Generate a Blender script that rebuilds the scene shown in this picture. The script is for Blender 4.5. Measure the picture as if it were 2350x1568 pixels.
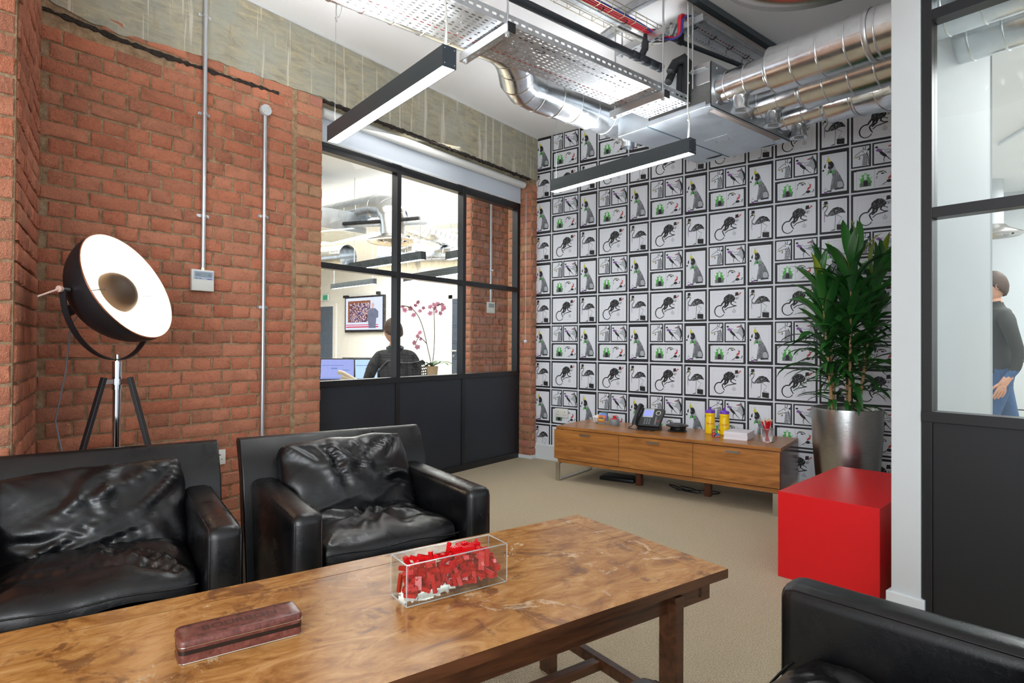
import bpy, bmesh, math, random
from math import sin, cos, pi, radians, sqrt, atan2, exp
from mathutils import Vector, Matrix, noise
from mathutils.geometry import tessellate_polygon
V = Vector
rnd = random.Random(7)
for _o in list(bpy.data.objects): bpy.data.objects.remove(_o)
sc = bpy.context.scene
COL = sc.collection

# ------------------------------------------------------------------ camera, world, lights, exposure
cam = bpy.data.cameras.new('camera'); cam_o = bpy.data.objects.new('camera', cam); COL.objects.link(cam_o)
cam.sensor_width = 36; cam.lens = 1371.3 / 2350 * 36; cam.shift_x = .0047; cam.shift_y = -.0024
cam.clip_start = .02; cam.clip_end = 100
RR = V((.7914, .6112, .0056)); DD = V((-.0011, .0104, -.9999)); FF = V((-.6112, .7914, .0088))
cam_o.matrix_world = Matrix(((RR.x, -DD.x, -FF.x, 3.455), (RR.y, -DD.y, -FF.y, -4.950), (RR.z, -DD.z, -FF.z, 1.14), (0, 0, 0, 1)))
sc.camera = cam_o
sc.view_settings.view_transform = 'Standard'; sc.view_settings.look = 'None'
sc.view_settings.gamma = 1; sc.view_settings.use_curve_mapping = False
sc.view_settings.exposure = 0.5
w = bpy.data.worlds.new('world'); sc.world = w; w.use_nodes = True
bgn = w.node_tree.nodes['Background']; bgn.inputs[0].default_value = (.86, .93, 1, 1); bgn.inputs[1].default_value = .9
def area(name, loc, target, sx, sy, power, color=(1, 1, 1), spread=180):
    l = bpy.data.lights.new(name, 'AREA'); l.shape = 'RECTANGLE'; l.size = sx; l.size_y = sy; l.energy = power; l.color = color
    l.spread = radians(spread)
    o = bpy.data.objects.new(name, l); COL.objects.link(o); o.location = loc
    o.rotation_euler = (V(target) - V(loc)).to_track_quat('-Z', 'Y').to_euler(); return o
# added fill light behind the camera, with no window built there
area('added_fill_behind_camera', (4.3, -7.6, 1.9), (1.8, -1.5, 1.2), 3.2, 2.0, 120, (.93, .97, 1))
# open office beyond the glazing: its ceiling luminaires
area('office_luminaires', (-5.2, 2.4, 3.1), (-5.2, 2.4, 0), 7, 4.5, 640, (1, .985, .95))
area('office_luminaires_near', (-1.7, -1.2, 3.1), (-2.2, -.8, 0), 2.2, 4, 60, (1, .98, .95))
# corridor and kitchen beyond the right-hand glazing
area('corridor_luminaires', (4.9, 2.2, 3.1), (4.9, 2.2, 0), 1.8, 5, 130, (.97, 1, 1))

TA = radians(-18.02); PA = radians(-13.37); CA = radians(-8.42)
def WS(u, v, z=0): return V((u * cos(PA) - v * sin(PA), u * sin(PA) + v * cos(PA), z))
def WT(u, v, z=0): return V((u * cos(TA) - v * sin(TA), u * sin(TA) + v * cos(TA), z))

# ------------------------------------------------------------------ helpers
def srgb(r, g, b):
    f = lambda c: (c / 255 / 12.92) if c / 255 <= .04045 else ((c / 255 + .055) / 1.055) ** 2.4
    return (f(r), f(g), f(b), 1)
class MB:
    def __init__(s): s.v = []; s.f = []; s.m = []
    def add(s, vs, fs, mat=0):
        b = len(s.v); s.v += [V(p) for p in vs]; s.f += [tuple(b + i for i in q) for q in fs]; s.m += [mat] * len(fs); return s
    def box(s, x0, x1, y0, y1, z0, z1, mat=0, c=0):
        if c <= 0:
            return s.add([(x0, y0, z0), (x1, y0, z0), (x1, y1, z0), (x0, y1, z0), (x0, y0, z1), (x1, y0, z1), (x1, y1, z1), (x0, y1, z1)],
                  [(0, 3, 2, 1), (4, 5, 6, 7), (0, 1, 5, 4), (1, 2, 6, 5), (2, 3, 7, 6), (3, 0, 4, 7)], mat)
        bm = bmesh.new(); r = bmesh.ops.create_cube(bm, size=1)
        bmesh.ops.transform(bm, matrix=Matrix.Translation(((x0 + x1) / 2, (y0 + y1) / 2, (z0 + z1) / 2)) @ Matrix.Diagonal((x1 - x0, y1 - y0, z1 - z0, 1)), verts=bm.verts)
        bmesh.ops.bevel(bm, geom=list(bm.edges), offset=c, segments=2 if c < .012 else 4, affect='EDGES', profile=.5, clamp_overlap=True)
        return s.bm(bm, mat)
    def bm(s, bm, mat=0):
        bm.verts.index_update()
        s.add([v.co.copy() for v in bm.verts], [tuple(v.index for v in f.verts) for f in bm.faces], mat); bm.free(); return s
    def frames(s, pts):
        pts = [V(p) for p in pts]; n = len(pts); T = []
        for i in range(n):
            a = pts[max(i - 1, 0)]; b = pts[min(i + 1, n - 1)]
            if 0 < i < n - 1: t = (pts[i] - a).normalized() + (b - pts[i]).normalized()
            else: t = b - a
            T.append(t.normalized() if t.length > 1e-9 else V((0, 0, 1)))
        up = V((0, 0, 1)) if abs(T[0].z) < .9 else V((1, 0, 0))
        N = (up - T[0] * up.dot(T[0])).normalized(); out = []
        for i in range(n):
            N = (N - T[i] * N.dot(T[i]))
            N = N.normalized() if N.length > 1e-6 else T[i].orthogonal().normalized()
            out.append((pts[i], T[i], N, T[i].cross(N)))
        return out
    def tube(s, pts, r, n=8, mat=0, cap=True, miter=True):
        fr = s.frames(pts); vs = []; fs = []
        P = [V(p) for p in pts]
        for i, (p, t, a, b) in enumerate(fr):
            rr = r[i] if isinstance(r, (list, tuple)) else r
            for k in range(n):
                d = a * cos(2 * pi * k / n) + b * sin(2 * pi * k / n)
                if miter and 0 < i < len(P) - 1:
                    e = (P[i] - P[i - 1]).normalized(); ct = max(.5, e.dot(t))
                    # stretch along the bisector plane
                    bend = (e - t * e.dot(t))
                    if bend.length > 1e-5:
                        bd = bend.normalized(); d = d + bd * d.dot(bd) * (1 / ct - 1)
                vs.append(p + d * rr)
        m = len(fr)
        for i in range(m - 1):
            for k in range(n):
                k2 = (k + 1) % n; fs.append((i * n + k, i * n + k2, (i + 1) * n + k2, (i + 1) * n + k))
        if cap: fs.append(tuple(range(n - 1, -1, -1))); fs.append(tuple((m - 1) * n + k for k in range(n)))
        return s.add(vs, fs, mat)
    def cyl(s, p0, p1, r0, r1=None, n=16, mat=0, cap=True):
        return s.tube([p0, p1], [r0, r0 if r1 is None else r1], n, mat, cap)
    def lathe(s, prof, n=24, mat=0, c=(0, 0, 0), axis=(0, 0, 1), closed=False, a0=0, a1=2 * pi):
        ax = V(axis).normalized(); A = ax.orthogonal().normalized() if abs(ax.z) < .999 else V((1, 0, 0)); B = ax.cross(A); c = V(c); vs = []; fs = []
        full = abs(a1 - a0 - 2 * pi) < 1e-6; nn = n if full else n + 1
        for r, z in prof:
            for k in range(nn):
                a = a0 + (a1 - a0) * k / n; vs.append(c + ax * z + (A * cos(a) + B * sin(a)) * r)
        for i in range(len(prof) - 1):
            for k in range(n):
                k2 = (k + 1) % nn; fs.append((i * nn + k, i * nn + k2, (i + 1) * nn + k2, (i + 1) * nn + k))
        return s.add(vs, fs, mat)
    def poly(s, pts2, O, X, Y, mat=0, h=0):
        O, X, Y = V(O), V(X), V(Y); Z = X.cross(Y).normalized()
        base = [O + X * p[0] + Y * p[1] for p in pts2]
        tri = tessellate_polygon([[V((p[0], p[1], 0)) for p in pts2]])
        n = len(base)
        if h == 0: return s.add(base, [tuple(t) for t in tri], mat)
        top = [b + Z * h for b in base]
        fs = [tuple(reversed(t)) for t in tri] + [tuple(i + n for i in t) for t in tri] + [(i, (i + 1) % n, (i + 1) % n + n, i + n) for i in range(n)]
        return s.add(base + top, fs, mat)
    def prism(s, prof, y0, y1, mat=0):   # profile in x,z extruded along y
        return s.poly(prof, (0, y1, 0), (1, 0, 0), (0, 0, 1), mat, y1 - y0)
    def xf(s, M): s.v = [M @ p for p in s.v]; return s
    def mesh(s, name, mats, smooth=None, recalc=True):
        me = bpy.data.meshes.new(name); me.from_pydata(s.v, [], s.f); me.update()
        for m in mats: me.materials.append(m)
        if len(mats) > 1: me.polygons.foreach_set('material_index', s.m)
        if recalc:
            bm = bmesh.new(); bm.from_mesh(me); bmesh.ops.recalc_face_normals(bm, faces=bm.faces); bm.to_mesh(me); bm.free()
        if smooth is not None:
            me.polygons.foreach_set('use_smooth', [True] * len(me.polygons))
            if smooth < 180: me.set_sharp_from_angle(angle=radians(smooth))
        me.update(); return me
def link(name, me, parent=None, M=None):
    o = bpy.data.objects.new(name, me); COL.objects.link(o)
    if parent is not None: o.parent = parent
    if M is not None: o.matrix_local = M
    return o
def obj(name, mb, mats, parent=None, smooth=None, M=None, recalc=True, bev=0, seg=2):
    if not isinstance(mats, (list, tuple)): mats = [mats]
    o = link(name, mb.mesh(name, mats, smooth, recalc), parent, M)
    if bev:
        b = o.modifiers.new('bevel', 'BEVEL'); b.width = bev; b.segments = seg; b.limit_method = 'ANGLE'; b.angle_limit = radians(35); b.use_clamp_overlap = True
        if smooth is None:
            o.data.polygons.foreach_set('use_smooth', [True] * len(o.data.polygons)); o.data.set_sharp_from_angle(angle=radians(40)); b.harden_normals = True
    return o
def tag(o, label, cat, group=None, kind=None):
    if label: o['label'] = label
    if cat: o['category'] = cat
    if group: o['group'] = group
    if kind: o['kind'] = kind
    return o
def thing(name, label, cat, loc=(0, 0, 0), rz=0, group=None):
    o = bpy.data.objects.new(name, None); COL.objects.link(o); o.location = loc; o.rotation_euler = (0, 0, rz); o.empty_display_size = .05
    return tag(o, label, cat, group)
def struct(name, mb, mats, smooth=None, M=None, label=None, bev=0):
    o = obj(name, mb, mats, None, smooth, M, bev=bev); o['kind'] = 'structure'
    if label: o['label'] = label
    return o
def sthing(name, loc=(0, 0, 0), rz=0, label=None):
    o = bpy.data.objects.new(name, None); COL.objects.link(o); o.location = loc; o.rotation_euler = (0, 0, rz); o['kind'] = 'structure'
    if label: o['label'] = label
    return o
def copy_tree(src, loc, rz, label=None, group=None):
    r = src.copy(); COL.objects.link(r); r.location = loc; r.rotation_euler = (0, 0, rz)
    if label: r['label'] = label
    if group: r['group'] = group
    for ch in src.children:
        c = ch.copy(); COL.objects.link(c); c.parent = r
        for g in ch.children:
            d = g.copy(); COL.objects.link(d); d.parent = c
    return r
def text_mb(s, size, O, X, Y, h=.0004, align='CENTER'):
    cu = bpy.data.curves.new('t', 'FONT'); cu.body = s; cu.size = size; cu.align_x = align; cu.align_y = 'CENTER'; cu.resolution_u = 3; cu.offset = size * .012
    o = bpy.data.objects.new('t', cu); COL.objects.link(o)
    dg = bpy.context.evaluated_depsgraph_get(); dg.update(); me = o.evaluated_get(dg).to_mesh()
    vs = [v.co.copy() for v in me.vertices]; fs = [tuple(p.vertices) for p in me.polygons]
    o.evaluated_get(dg).to_mesh_clear(); bpy.data.objects.remove(o); bpy.data.curves.remove(cu)
    O, X, Y = V(O), V(X), V(Y); Z = X.cross(Y).normalized()
    m = MB(); m.add([O + X * p.x + Y * p.y + Z * h for p in vs], fs); return m

# ------------------------------------------------------------------ materials
def nodes(name):
    m = bpy.data.materials.new(name); m.use_nodes = True; nt = m.node_tree; return m, nt, nt.nodes['Principled BSDF']
def N(nt, t, **kw):
    n = nt.nodes.new(t)
    for k, v in kw.items():
        if k in n.inputs: n.inputs[k].default_value = v
        else: setattr(n, k, v)
    return n
def ramp(nt, stops, fac, interp='LINEAR'):
    r = nt.nodes.new('ShaderNodeValToRGB'); r.color_ramp.interpolation = interp
    e = r.color_ramp.elements
    while len(e) < len(stops): e.new(.5)
    for i, (p, c) in enumerate(stops): e[i].position = p; e[i].color = c if len(c) == 4 else (*c, 1)
    nt.links.new(fac, r.inputs[0]); return r
def mapping(nt, scale=(1, 1, 1), rot=(0, 0, 0), coord='Object'):
    tc = N(nt, 'ShaderNodeTexCoord'); mp = N(nt, 'ShaderNodeMapping'); mp.inputs['Scale'].default_value = scale; mp.inputs['Rotation'].default_value = rot
    nt.links.new(tc.outputs[coord], mp.inputs[0]); return mp.outputs[0]
def noi(nt, vec, scale, detail=4, rough=.55, dist=0):
    n = N(nt, 'ShaderNodeTexNoise', Scale=scale, Detail=detail, Roughness=rough, Distortion=dist); nt.links.new(vec, n.inputs['Vector']); return n.outputs['Fac']
def mix(nt, a, b, fac, blend='MIX'):
    m = N(nt, 'ShaderNodeMix', data_type='RGBA', blend_type=blend)
    for s, i in ((a, 6), (b, 7), (fac, 0)):
        if hasattr(s, 'links') or isinstance(s, bpy.types.NodeSocket): nt.links.new(s, m.inputs[i])
        else: m.inputs[i].default_value = s
    return m.outputs[2]
def math_(nt, op, a, b=0.0, clamp=False):
    m = N(nt, 'ShaderNodeMath', operation=op); m.use_clamp = clamp
    for i, s in enumerate((a, b)):
        if isinstance(s, bpy.types.NodeSocket): nt.links.new(s, m.inputs[i])
        else: m.inputs[i].default_value = s
    return m.outputs[0]
def bump(nt, b, h, strength=.3, dist=.01, normal=None):
    n = N(nt, 'ShaderNodeBump', Strength=strength, Distance=dist); nt.links.new(h, n.inputs['Height'])
    if normal is not None: nt.links.new(normal, n.inputs['Normal'])
    if b is not None: nt.links.new(n.outputs[0], b.inputs['Normal'])
    return n.outputs[0]
_pl = {}
def plain(name, col, rough=.5, metal=0, var=0, vs=20, bmp=0, bs=200, bd=.002, **kw):
    if name in _pl: return _pl[name]
    m, nt, b = nodes(name); b.inputs['Base Color'].default_value = col; b.inputs['Roughness'].default_value = rough; b.inputs['Metallic'].default_value = metal
    for k, v in kw.items(): b.inputs[k.replace('_', ' ')].default_value = v
    if var or bmp:
        vec = mapping(nt)
    if var:
        f = noi(nt, vec, vs); d = tuple(c * (1 - var) for c in col[:3]) + (1,); l = tuple(min(1, c * (1 + var)) for c in col[:3]) + (1,)
        r = ramp(nt, [(.3, d), (.7, l)], f); nt.links.new(r.outputs[0], b.inputs['Base Color'])
    if bmp: bump(nt, b, noi(nt, vec, bs, 3), bmp, bd)
    _pl[name] = m; return m
def emit(name, col, strength):
    m = bpy.data.materials.new(name); m.use_nodes = True; nt = m.node_tree; nt.nodes.clear()
    e = N(nt, 'ShaderNodeEmission'); e.inputs[0].default_value = col; e.inputs[1].default_value = strength
    o = N(nt, 'ShaderNodeOutputMaterial'); nt.links.new(e.outputs[0], o.inputs[0]); return m
def glass_mat(name, tint=(1, 1, 1, 1), ior=1.45, gloss=(1, 1, 1, 1), rough=0):
    m = bpy.data.materials.new(name); m.use_nodes = True; nt = m.node_tree; nt.nodes.clear()
    t = N(nt, 'ShaderNodeBsdfTransparent'); t.inputs[0].default_value = tint
    g = N(nt, 'ShaderNodeBsdfGlossy'); g.inputs[0].default_value = gloss; g.inputs['Roughness'].default_value = rough
    fr = N(nt, 'ShaderNodeFresnel', IOR=ior); mx = N(nt, 'ShaderNodeMixShader'); o = N(nt, 'ShaderNodeOutputMaterial')
    ge = N(nt, 'ShaderNodeNewGeometry'); iv = math_(nt, 'SUBTRACT', 1.0, ge.outputs['Backfacing']); fc = math_(nt, 'MULTIPLY', fr.outputs[0], iv)
    nt.links.new(fc, mx.inputs[0]); nt.links.new(t.outputs[0], mx.inputs[1]); nt.links.new(g.outputs[0], mx.inputs[2]); nt.links.new(mx.outputs[0], o.inputs[0]); return m

def mat_brick(name, cols, rough_scale=1):
    m, nt, b = nodes(name); vec = mapping(nt)
    oi = N(nt, 'ShaderNodeObjectInfo'); ge = N(nt, 'ShaderNodeNewGeometry')
    r0 = math_(nt, 'FRACT', math_(nt, 'ADD', oi.outputs['Random'], ge.outputs['Random Per Island']))
    geo = ge.outputs['Position']
    r = ramp(nt, [(i / (len(cols) - 1), c) for i, c in enumerate(cols)], r0)
    n1 = noi(nt, geo, 9, 5, .6); n2 = noi(nt, geo, 60, 4, .7); n3 = noi(nt, geo, 260, 2, .6)
    c = mix(nt, r.outputs[0], srgb(120, 72, 50), ramp(nt, [(.50, (0, 0, 0)), (.76, (.45, .45, .45))], n1).outputs[0])
    c = mix(nt, c, srgb(80, 44, 34), ramp(nt, [(.56, (0, 0, 0)), (.74, (.5, .5, .5))], n2).outputs[0])
    c = mix(nt, c, srgb(214, 160, 128), ramp(nt, [(.52, (0, 0, 0)), (.7, (.6, .6, .6))], n3).outputs[0])
    nt.links.new(c, b.inputs['Base Color']); b.inputs['Roughness'].default_value = .9
    h = math_(nt, 'ADD', math_(nt, 'MULTIPLY', n2, 1.0), math_(nt, 'MULTIPLY', n3, .5)); bump(nt, b, h, .95, .010)
    return m
M_brick = mat_brick('red_brick', [srgb(192, 114, 84), srgb(202, 126, 96), srgb(184, 106, 78), srgb(190, 126, 98), srgb(168, 104, 80), srgb(206, 134, 104)])
M_quoin = mat_brick('quoin_brick', [srgb(184, 118, 90), srgb(196, 132, 102), srgb(170, 102, 82), srgb(186, 142, 108), srgb(178, 114, 100)])
def mat_mortar():
    m, nt, b = nodes('sandy_mortar'); ge = N(nt, 'ShaderNodeNewGeometry'); n = noi(nt, ge.outputs['Position'], 24, 6, .7)
    r = ramp(nt, [(.3, srgb(128, 100, 74)), (.5, srgb(170, 142, 110)), (.75, srgb(200, 176, 146))], n); nt.links.new(r.outputs[0], b.inputs['Base Color'])
    b.inputs['Roughness'].default_value = .95; bump(nt, b, noi(nt, ge.outputs['Position'], 150, 4, .7), .9, .01); return m
M_mortar = mat_mortar()
def mat_concrete():
    m, nt, b = nodes('board_marked_concrete'); ge = N(nt, 'ShaderNodeNewGeometry'); P = ge.outputs['Position']
    def mp(s):
        q = N(nt, 'ShaderNodeMapping'); q.inputs['Scale'].default_value = s; nt.links.new(P, q.inputs[0]); return q.outputs[0]
    grain = noi(nt, mp((3, 2.6, 11)), 2.6, 7, .7, .8); big = noi(nt, mp((1, 1.4, 1)), 3.2, 5, .65); drip = noi(nt, mp((1, 9, .35)), 1.8, 4, .65); pit = noi(nt, P, 90, 3, .6)
    r = ramp(nt, [(.3, srgb(124, 121, 108)), (.48, srgb(152, 147, 128)), (.6, srgb(170, 158, 130)), (.74, srgb(190, 180, 156))], grain)
    c = mix(nt, r.outputs[0], srgb(156, 157, 146), ramp(nt, [(.4, (0, 0, 0)), (.62, (.7, .7, .7))], big).outputs[0])
    c = mix(nt, c, srgb(200, 194, 180), ramp(nt, [(.57, (0, 0, 0)), (.60, (.7, .7, .7)), (.9, (.7, .7, .7))], drip).outputs[0])
    c = mix(nt, c, srgb(150, 112, 66), ramp(nt, [(.62, (0, 0, 0)), (.75, (.55, .55, .55))], noi(nt, mp((1, 5, 1.2)), 2.6, 3, .6)).outputs[0])
    c = mix(nt, c, srgb(58, 54, 46), ramp(nt, [(.66, (0, 0, 0)), (.74, (.7, .7, .7))], pit).outputs[0])
    nt.links.new(c, b.inputs['Base Color']); b.inputs['Roughness'].default_value = .85
    bump(nt, b, math_(nt, 'ADD', grain, math_(nt, 'MULTIPLY', pit, .5)), .5, .01); return m
M_conc = mat_concrete()
M_soot = plain('sooty_gap', srgb(46, 38, 32), .95, var=.5, vs=40, bmp=1, bs=60, bd=.02)
def mat_carpet():
    m, nt, b = nodes('sisal_carpet'); v = mapping(nt, (1, 1, 1), (0, 0, radians(8)))
    w1 = N(nt, 'ShaderNodeTexWave', wave_type='BANDS', bands_direction='Y', Scale=39, Distortion=1.0, Detail=2, **{'Detail Scale': 3}); nt.links.new(v, w1.inputs['Vector'])
    w2 = N(nt, 'ShaderNodeTexWave', wave_type='BANDS', bands_direction='X', Scale=42, Distortion=3, Detail=2, **{'Detail Scale': 3}); nt.links.new(v, w2.inputs['Vector'])
    n = noi(nt, v, 260, 3, .7); nb = noi(nt, v, 2.2, 4, .6)
    h = math_(nt, 'ADD', math_(nt, 'MULTIPLY', w1.outputs['Fac'], .7), math_(nt, 'MULTIPLY', math_(nt, 'MULTIPLY', w2.outputs['Fac'], n), .8))
    r = ramp(nt, [(.15, srgb(138, 120, 94)), (.5, srgb(196, 180, 150)), (.85, srgb(226, 212, 186))], h)
    n5 = noi(nt, v, 170, 2, .7)
    c = mix(nt, r.outputs[0], ramp(nt, [(.35, srgb(130, 110, 84)), (.52, srgb(198, 184, 154)), (.7, srgb(234, 224, 202))], n5).outputs[0], .5)
    c = mix(nt, c, srgb(200, 182, 150), ramp(nt, [(.4, (0, 0, 0)), (.7, (.3, .3, .3))], nb).outputs[0])
    nt.links.new(c, b.inputs['Base Color']); b.inputs['Roughness'].default_value = .97; bump(nt, b, h, .7, .005); return m
M_carpet = mat_carpet()
M_white = plain('white_paint', srgb(200, 204, 206), .6, var=.015, vs=3)
M_ceil = plain('ceiling_paint', srgb(238, 239, 240), .75, var=.015, vs=2)
M_offw = plain('office_white_paint', srgb(236, 236, 234), .7)
M_cream = plain('cream_trim', srgb(226, 216, 196), .5)
M_gloss_white = plain('white_gloss_trim', srgb(218, 224, 228), .3)
M_navy = plain('navy_panel', srgb(34, 40, 48), .42, var=.08, vs=4)
M_navy2 = plain('near_black_panel', srgb(17, 20, 23), .5, var=.06, vs=4)
M_frame = plain('black_frame', srgb(27, 28, 31), .35)
M_glass = glass_mat('clear_pane', (.97, .985, .98, 1), 1.5)
M_galv = None
def mat_galv(name, base=(.62, .66, .69), rough=.22, vs=14):
    m, nt, b = nodes(name); v = mapping(nt); vo = N(nt, 'ShaderNodeTexVoronoi', Scale=vs * 1.5); nt.links.new(v, vo.inputs['Vector'])
    n = noi(nt, v, vs, 4, .6)
    f = math_(nt, 'ADD', math_(nt, 'MULTIPLY', vo.outputs['Color'], .35), n)
    r = ramp(nt, [(.3, tuple(c * .86 for c in base)), (.9, tuple(min(1, c * 1.1) for c in base))], f); nt.links.new(r.outputs[0], b.inputs['Base Color'])
    b.inputs['Metallic'].default_value = 1
    rr = ramp(nt, [(.3, (rough * .9,) * 3), (.9, (rough * 1.4,) * 3)], f); nt.links.new(rr.outputs[0], b.inputs['Roughness'])
    bump(nt, b, noi(nt, v, 2.5, 1, .4), .06, .02); return m
M_galv = mat_galv('galvanised_duct', (.72, .75, .78), .18)
M_tray = mat_galv('galvanised_tray', (.64, .67, .70), .32, 20)
M_sheet = mat_galv('galvanised_sheet', (.58, .63, .68), .33, 6)
M_chrome = plain('polished_chrome', (.75, .76, .78, 1), .08, 1)
M_steel = plain('brushed_steel', (.56, .54, .48, 1), .32, 1)
M_zinc = plain('zinc_plated', (.66, .68, .70, 1), .35, 1)
M_blackp = plain('black_plastic', srgb(24, 25, 28), .4)
M_pipe = plain('grey_black_pipe', srgb(42, 46, 52), .35)
M_rubber = plain('black_rubber_hose', srgb(30, 32, 36), .75, bmp=.3)
def mat_leather(name='black_leather', base=(10, 11, 13), rough=.3, wear=(52, 34, 28), wearamt=.25):
    m, nt, b = nodes(name); v = mapping(nt); vo = N(nt, 'ShaderNodeTexVoronoi', feature='DISTANCE_TO_EDGE', Scale=240); nt.links.new(v, vo.inputs['Vector'])
    n = noi(nt, v, 5, 4, .6); cr = noi(nt, v, 26, 5, .65, 1.2)
    line = ramp(nt, [(.47, (0, 0, 0)), (.5, (1, 1, 1)), (.53, (0, 0, 0))], cr).outputs[0]
    c = mix(nt, srgb(*base), srgb(*wear), ramp(nt, [(.52, (0, 0, 0)), (.8, (wearamt,) * 3)], n).outputs[0]); nt.links.new(c, b.inputs['Base Color'])
    rr = ramp(nt, [(.35, (rough * .8,) * 3), (.7, (rough * 1.5,) * 3)], n); nt.links.new(rr.outputs[0], b.inputs['Roughness'])
    n1 = bump(nt, None, math_(nt, 'MINIMUM', vo.outputs['Distance'], .12), .12, .002)
    bump(nt, b, math_(nt, 'SUBTRACT', 0.0, line), .10, .004, n1)
    b.inputs['Specular IOR Level'].default_value = .5; return m
M_leather = mat_leather()
M_leather2 = mat_leather('soft_black_leather', (13, 14, 16), .27, (64, 42, 38), .4)
def mat_burl(name='worn_burl_veneer', flow=(1, 1, 1)):
    m, nt, b = nodes(name); v = mapping(nt, flow)
    w0 = noi(nt, v, 2.2, 3, .5); q = N(nt, 'ShaderNodeMapping'); q.inputs['Scale'].default_value = (4.5, 1.9, 4); nt.links.new(v, q.inputs[0])
    g = noi(nt, q.outputs[0], 2.6, 8, .68, 2.2); fine = noi(nt, q.outputs[0], 24, 4, .7, .8)
    r = ramp(nt, [(.22, srgb(104, 62, 28)), (.40, srgb(150, 98, 46)), (.55, srgb(180, 128, 70)), (.74, srgb(206, 162, 108))], g)
    c = mix(nt, r.outputs[0], srgb(86, 46, 18), ramp(nt, [(.58, (0, 0, 0)), (.76, (.45, .45, .45))], fine).outputs[0])
    st = noi(nt, v, 7.5, 6, .68, .8)
    c = mix(nt, c, srgb(98, 58, 34), ramp(nt, [(.55, (0, 0, 0)), (.62, (.7, .7, .7))], st).outputs[0])
    pal = noi(nt, v, 3.4, 9, .8, 1)
    pm = ramp(nt, [(.60, (0, 0, 0)), (.64, (.6, .6, .6))], pal).outputs[0]
    c = mix(nt, c, srgb(212, 190, 156), pm)
    nt.links.new(c, b.inputs['Base Color'])
    rr = mix(nt, (.22, .22, .22, 1), (.6, .6, .6, 1), pm); nt.links.new(rr, b.inputs['Roughness'])
    bump(nt, b, fine, .08, .002); return m
M_burl = mat_burl()
M_burl_edge = mat_burl('worn_straight_grain', (1.0, 1.0, 1.0))
def mat_wood(name, dark, light, scale=(1, 12, 12), rough=.35, s=2.5):
    m, nt, b = nodes(name); v = mapping(nt, scale); g = noi(nt, v, s, 6, .6, 1.2); f = noi(nt, v, s * 9, 3, .6)
    mid = tuple((a + c) / 2 for a, c in zip(dark, light))
    r = ramp(nt, [(.3, dark), (.5, mid), (.7, light)], g); c = mix(nt, r.outputs[0], tuple(x * .45 for x in dark[:3]) + (1,), ramp(nt, [(.58, (0, 0, 0)), (.8, (.5, .5, .5))], f).outputs[0])
    nt.links.new(c, b.inputs['Base Color']); b.inputs['Roughness'].default_value = rough; bump(nt, b, f, .08, .002); return m
M_rose = mat_wood('dark_rosewood', srgb(44, 26, 18), srgb(92, 56, 34), (10, 1, 10), .3)
M_teak = mat_wood('walnut_veneer', srgb(130, 80, 38), srgb(190, 130, 68), (.8, 10, 9), .28)
M_teak_s = mat_wood('walnut_side', srgb(72, 38, 24), srgb(112, 64, 42), (9, 9, .9), .18)
M_red = plain('red_laminate', srgb(214, 12, 22), .38, bmp=.08, bs=500)
M_toy = plain('red_plastic', srgb(206, 14, 22), .22)

# ------------------------------------------------------------------ large structure
ZC = 3.22
struct('floor', MB().box(-14, 7, -8.2, 6, -.1, 0), M_carpet)
struct('ceiling', MB().box(-14, 7, -8.2, 6, ZC, ZC + .1), M_ceil)

def make_brick(wd, ht, dp, seed):
    r = random.Random(seed); j = lambda a: r.uniform(-a, a); m = MB()
    c = .006
    pts = [(-wd / 2, -ht / 2), (-wd / 6, -ht / 2), (wd / 6, -ht / 2), (wd / 2, -ht / 2), (wd / 2, 0), (wd / 2, ht / 2), (wd / 6, ht / 2), (-wd / 6, ht / 2), (-wd / 2, ht / 2), (-wd / 2, 0)]
    back = [(x + j(.0015), -.012, z + j(.002)) for x, z in pts]
    mid = [(x + j(.002), dp * .45, z + j(.003)) for x, z in pts]
    fr = [(x * (1 - 2 * c / wd) + j(.003), dp + j(.0015), z * (1 - 2 * c / ht) + j(.0025)) for x, z in pts]
    n = len(pts); fs = []
    for a in (0, n):
        fs += [(a + i, a + (i + 1) % n, a + n + (i + 1) % n, a + n + i) for i in range(n)]
    q = 2 * n; fs += [(q + 0, q + 1, q + 7, q + 8), (q + 8, q + 9, q + 0), (q + 1, q + 2, q + 6, q + 7), (q + 2, q + 3, q + 4), (q + 2, q + 4, q + 6), (q + 4, q + 5, q + 6)]
    return m.add(back + mid + fr, fs)
BR = {}
def brick_mesh(kind, k, mat):
    key = (kind, k, mat.name)
    if key not in BR:
        wd = {'s': .2135, 'h': .1015, 'c': .050}[kind]
        BR[key] = make_brick(wd, .0655, .0075, hash((kind, k)) % 9999 if False else ord(kind) * 10 + k).mesh('brick', [mat], 50)
    return BR[key]
KW = {'s': .2135, 'h': .1015, 'c': .050}
CAMP = V((3.455, -4.95, 1.14))
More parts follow.
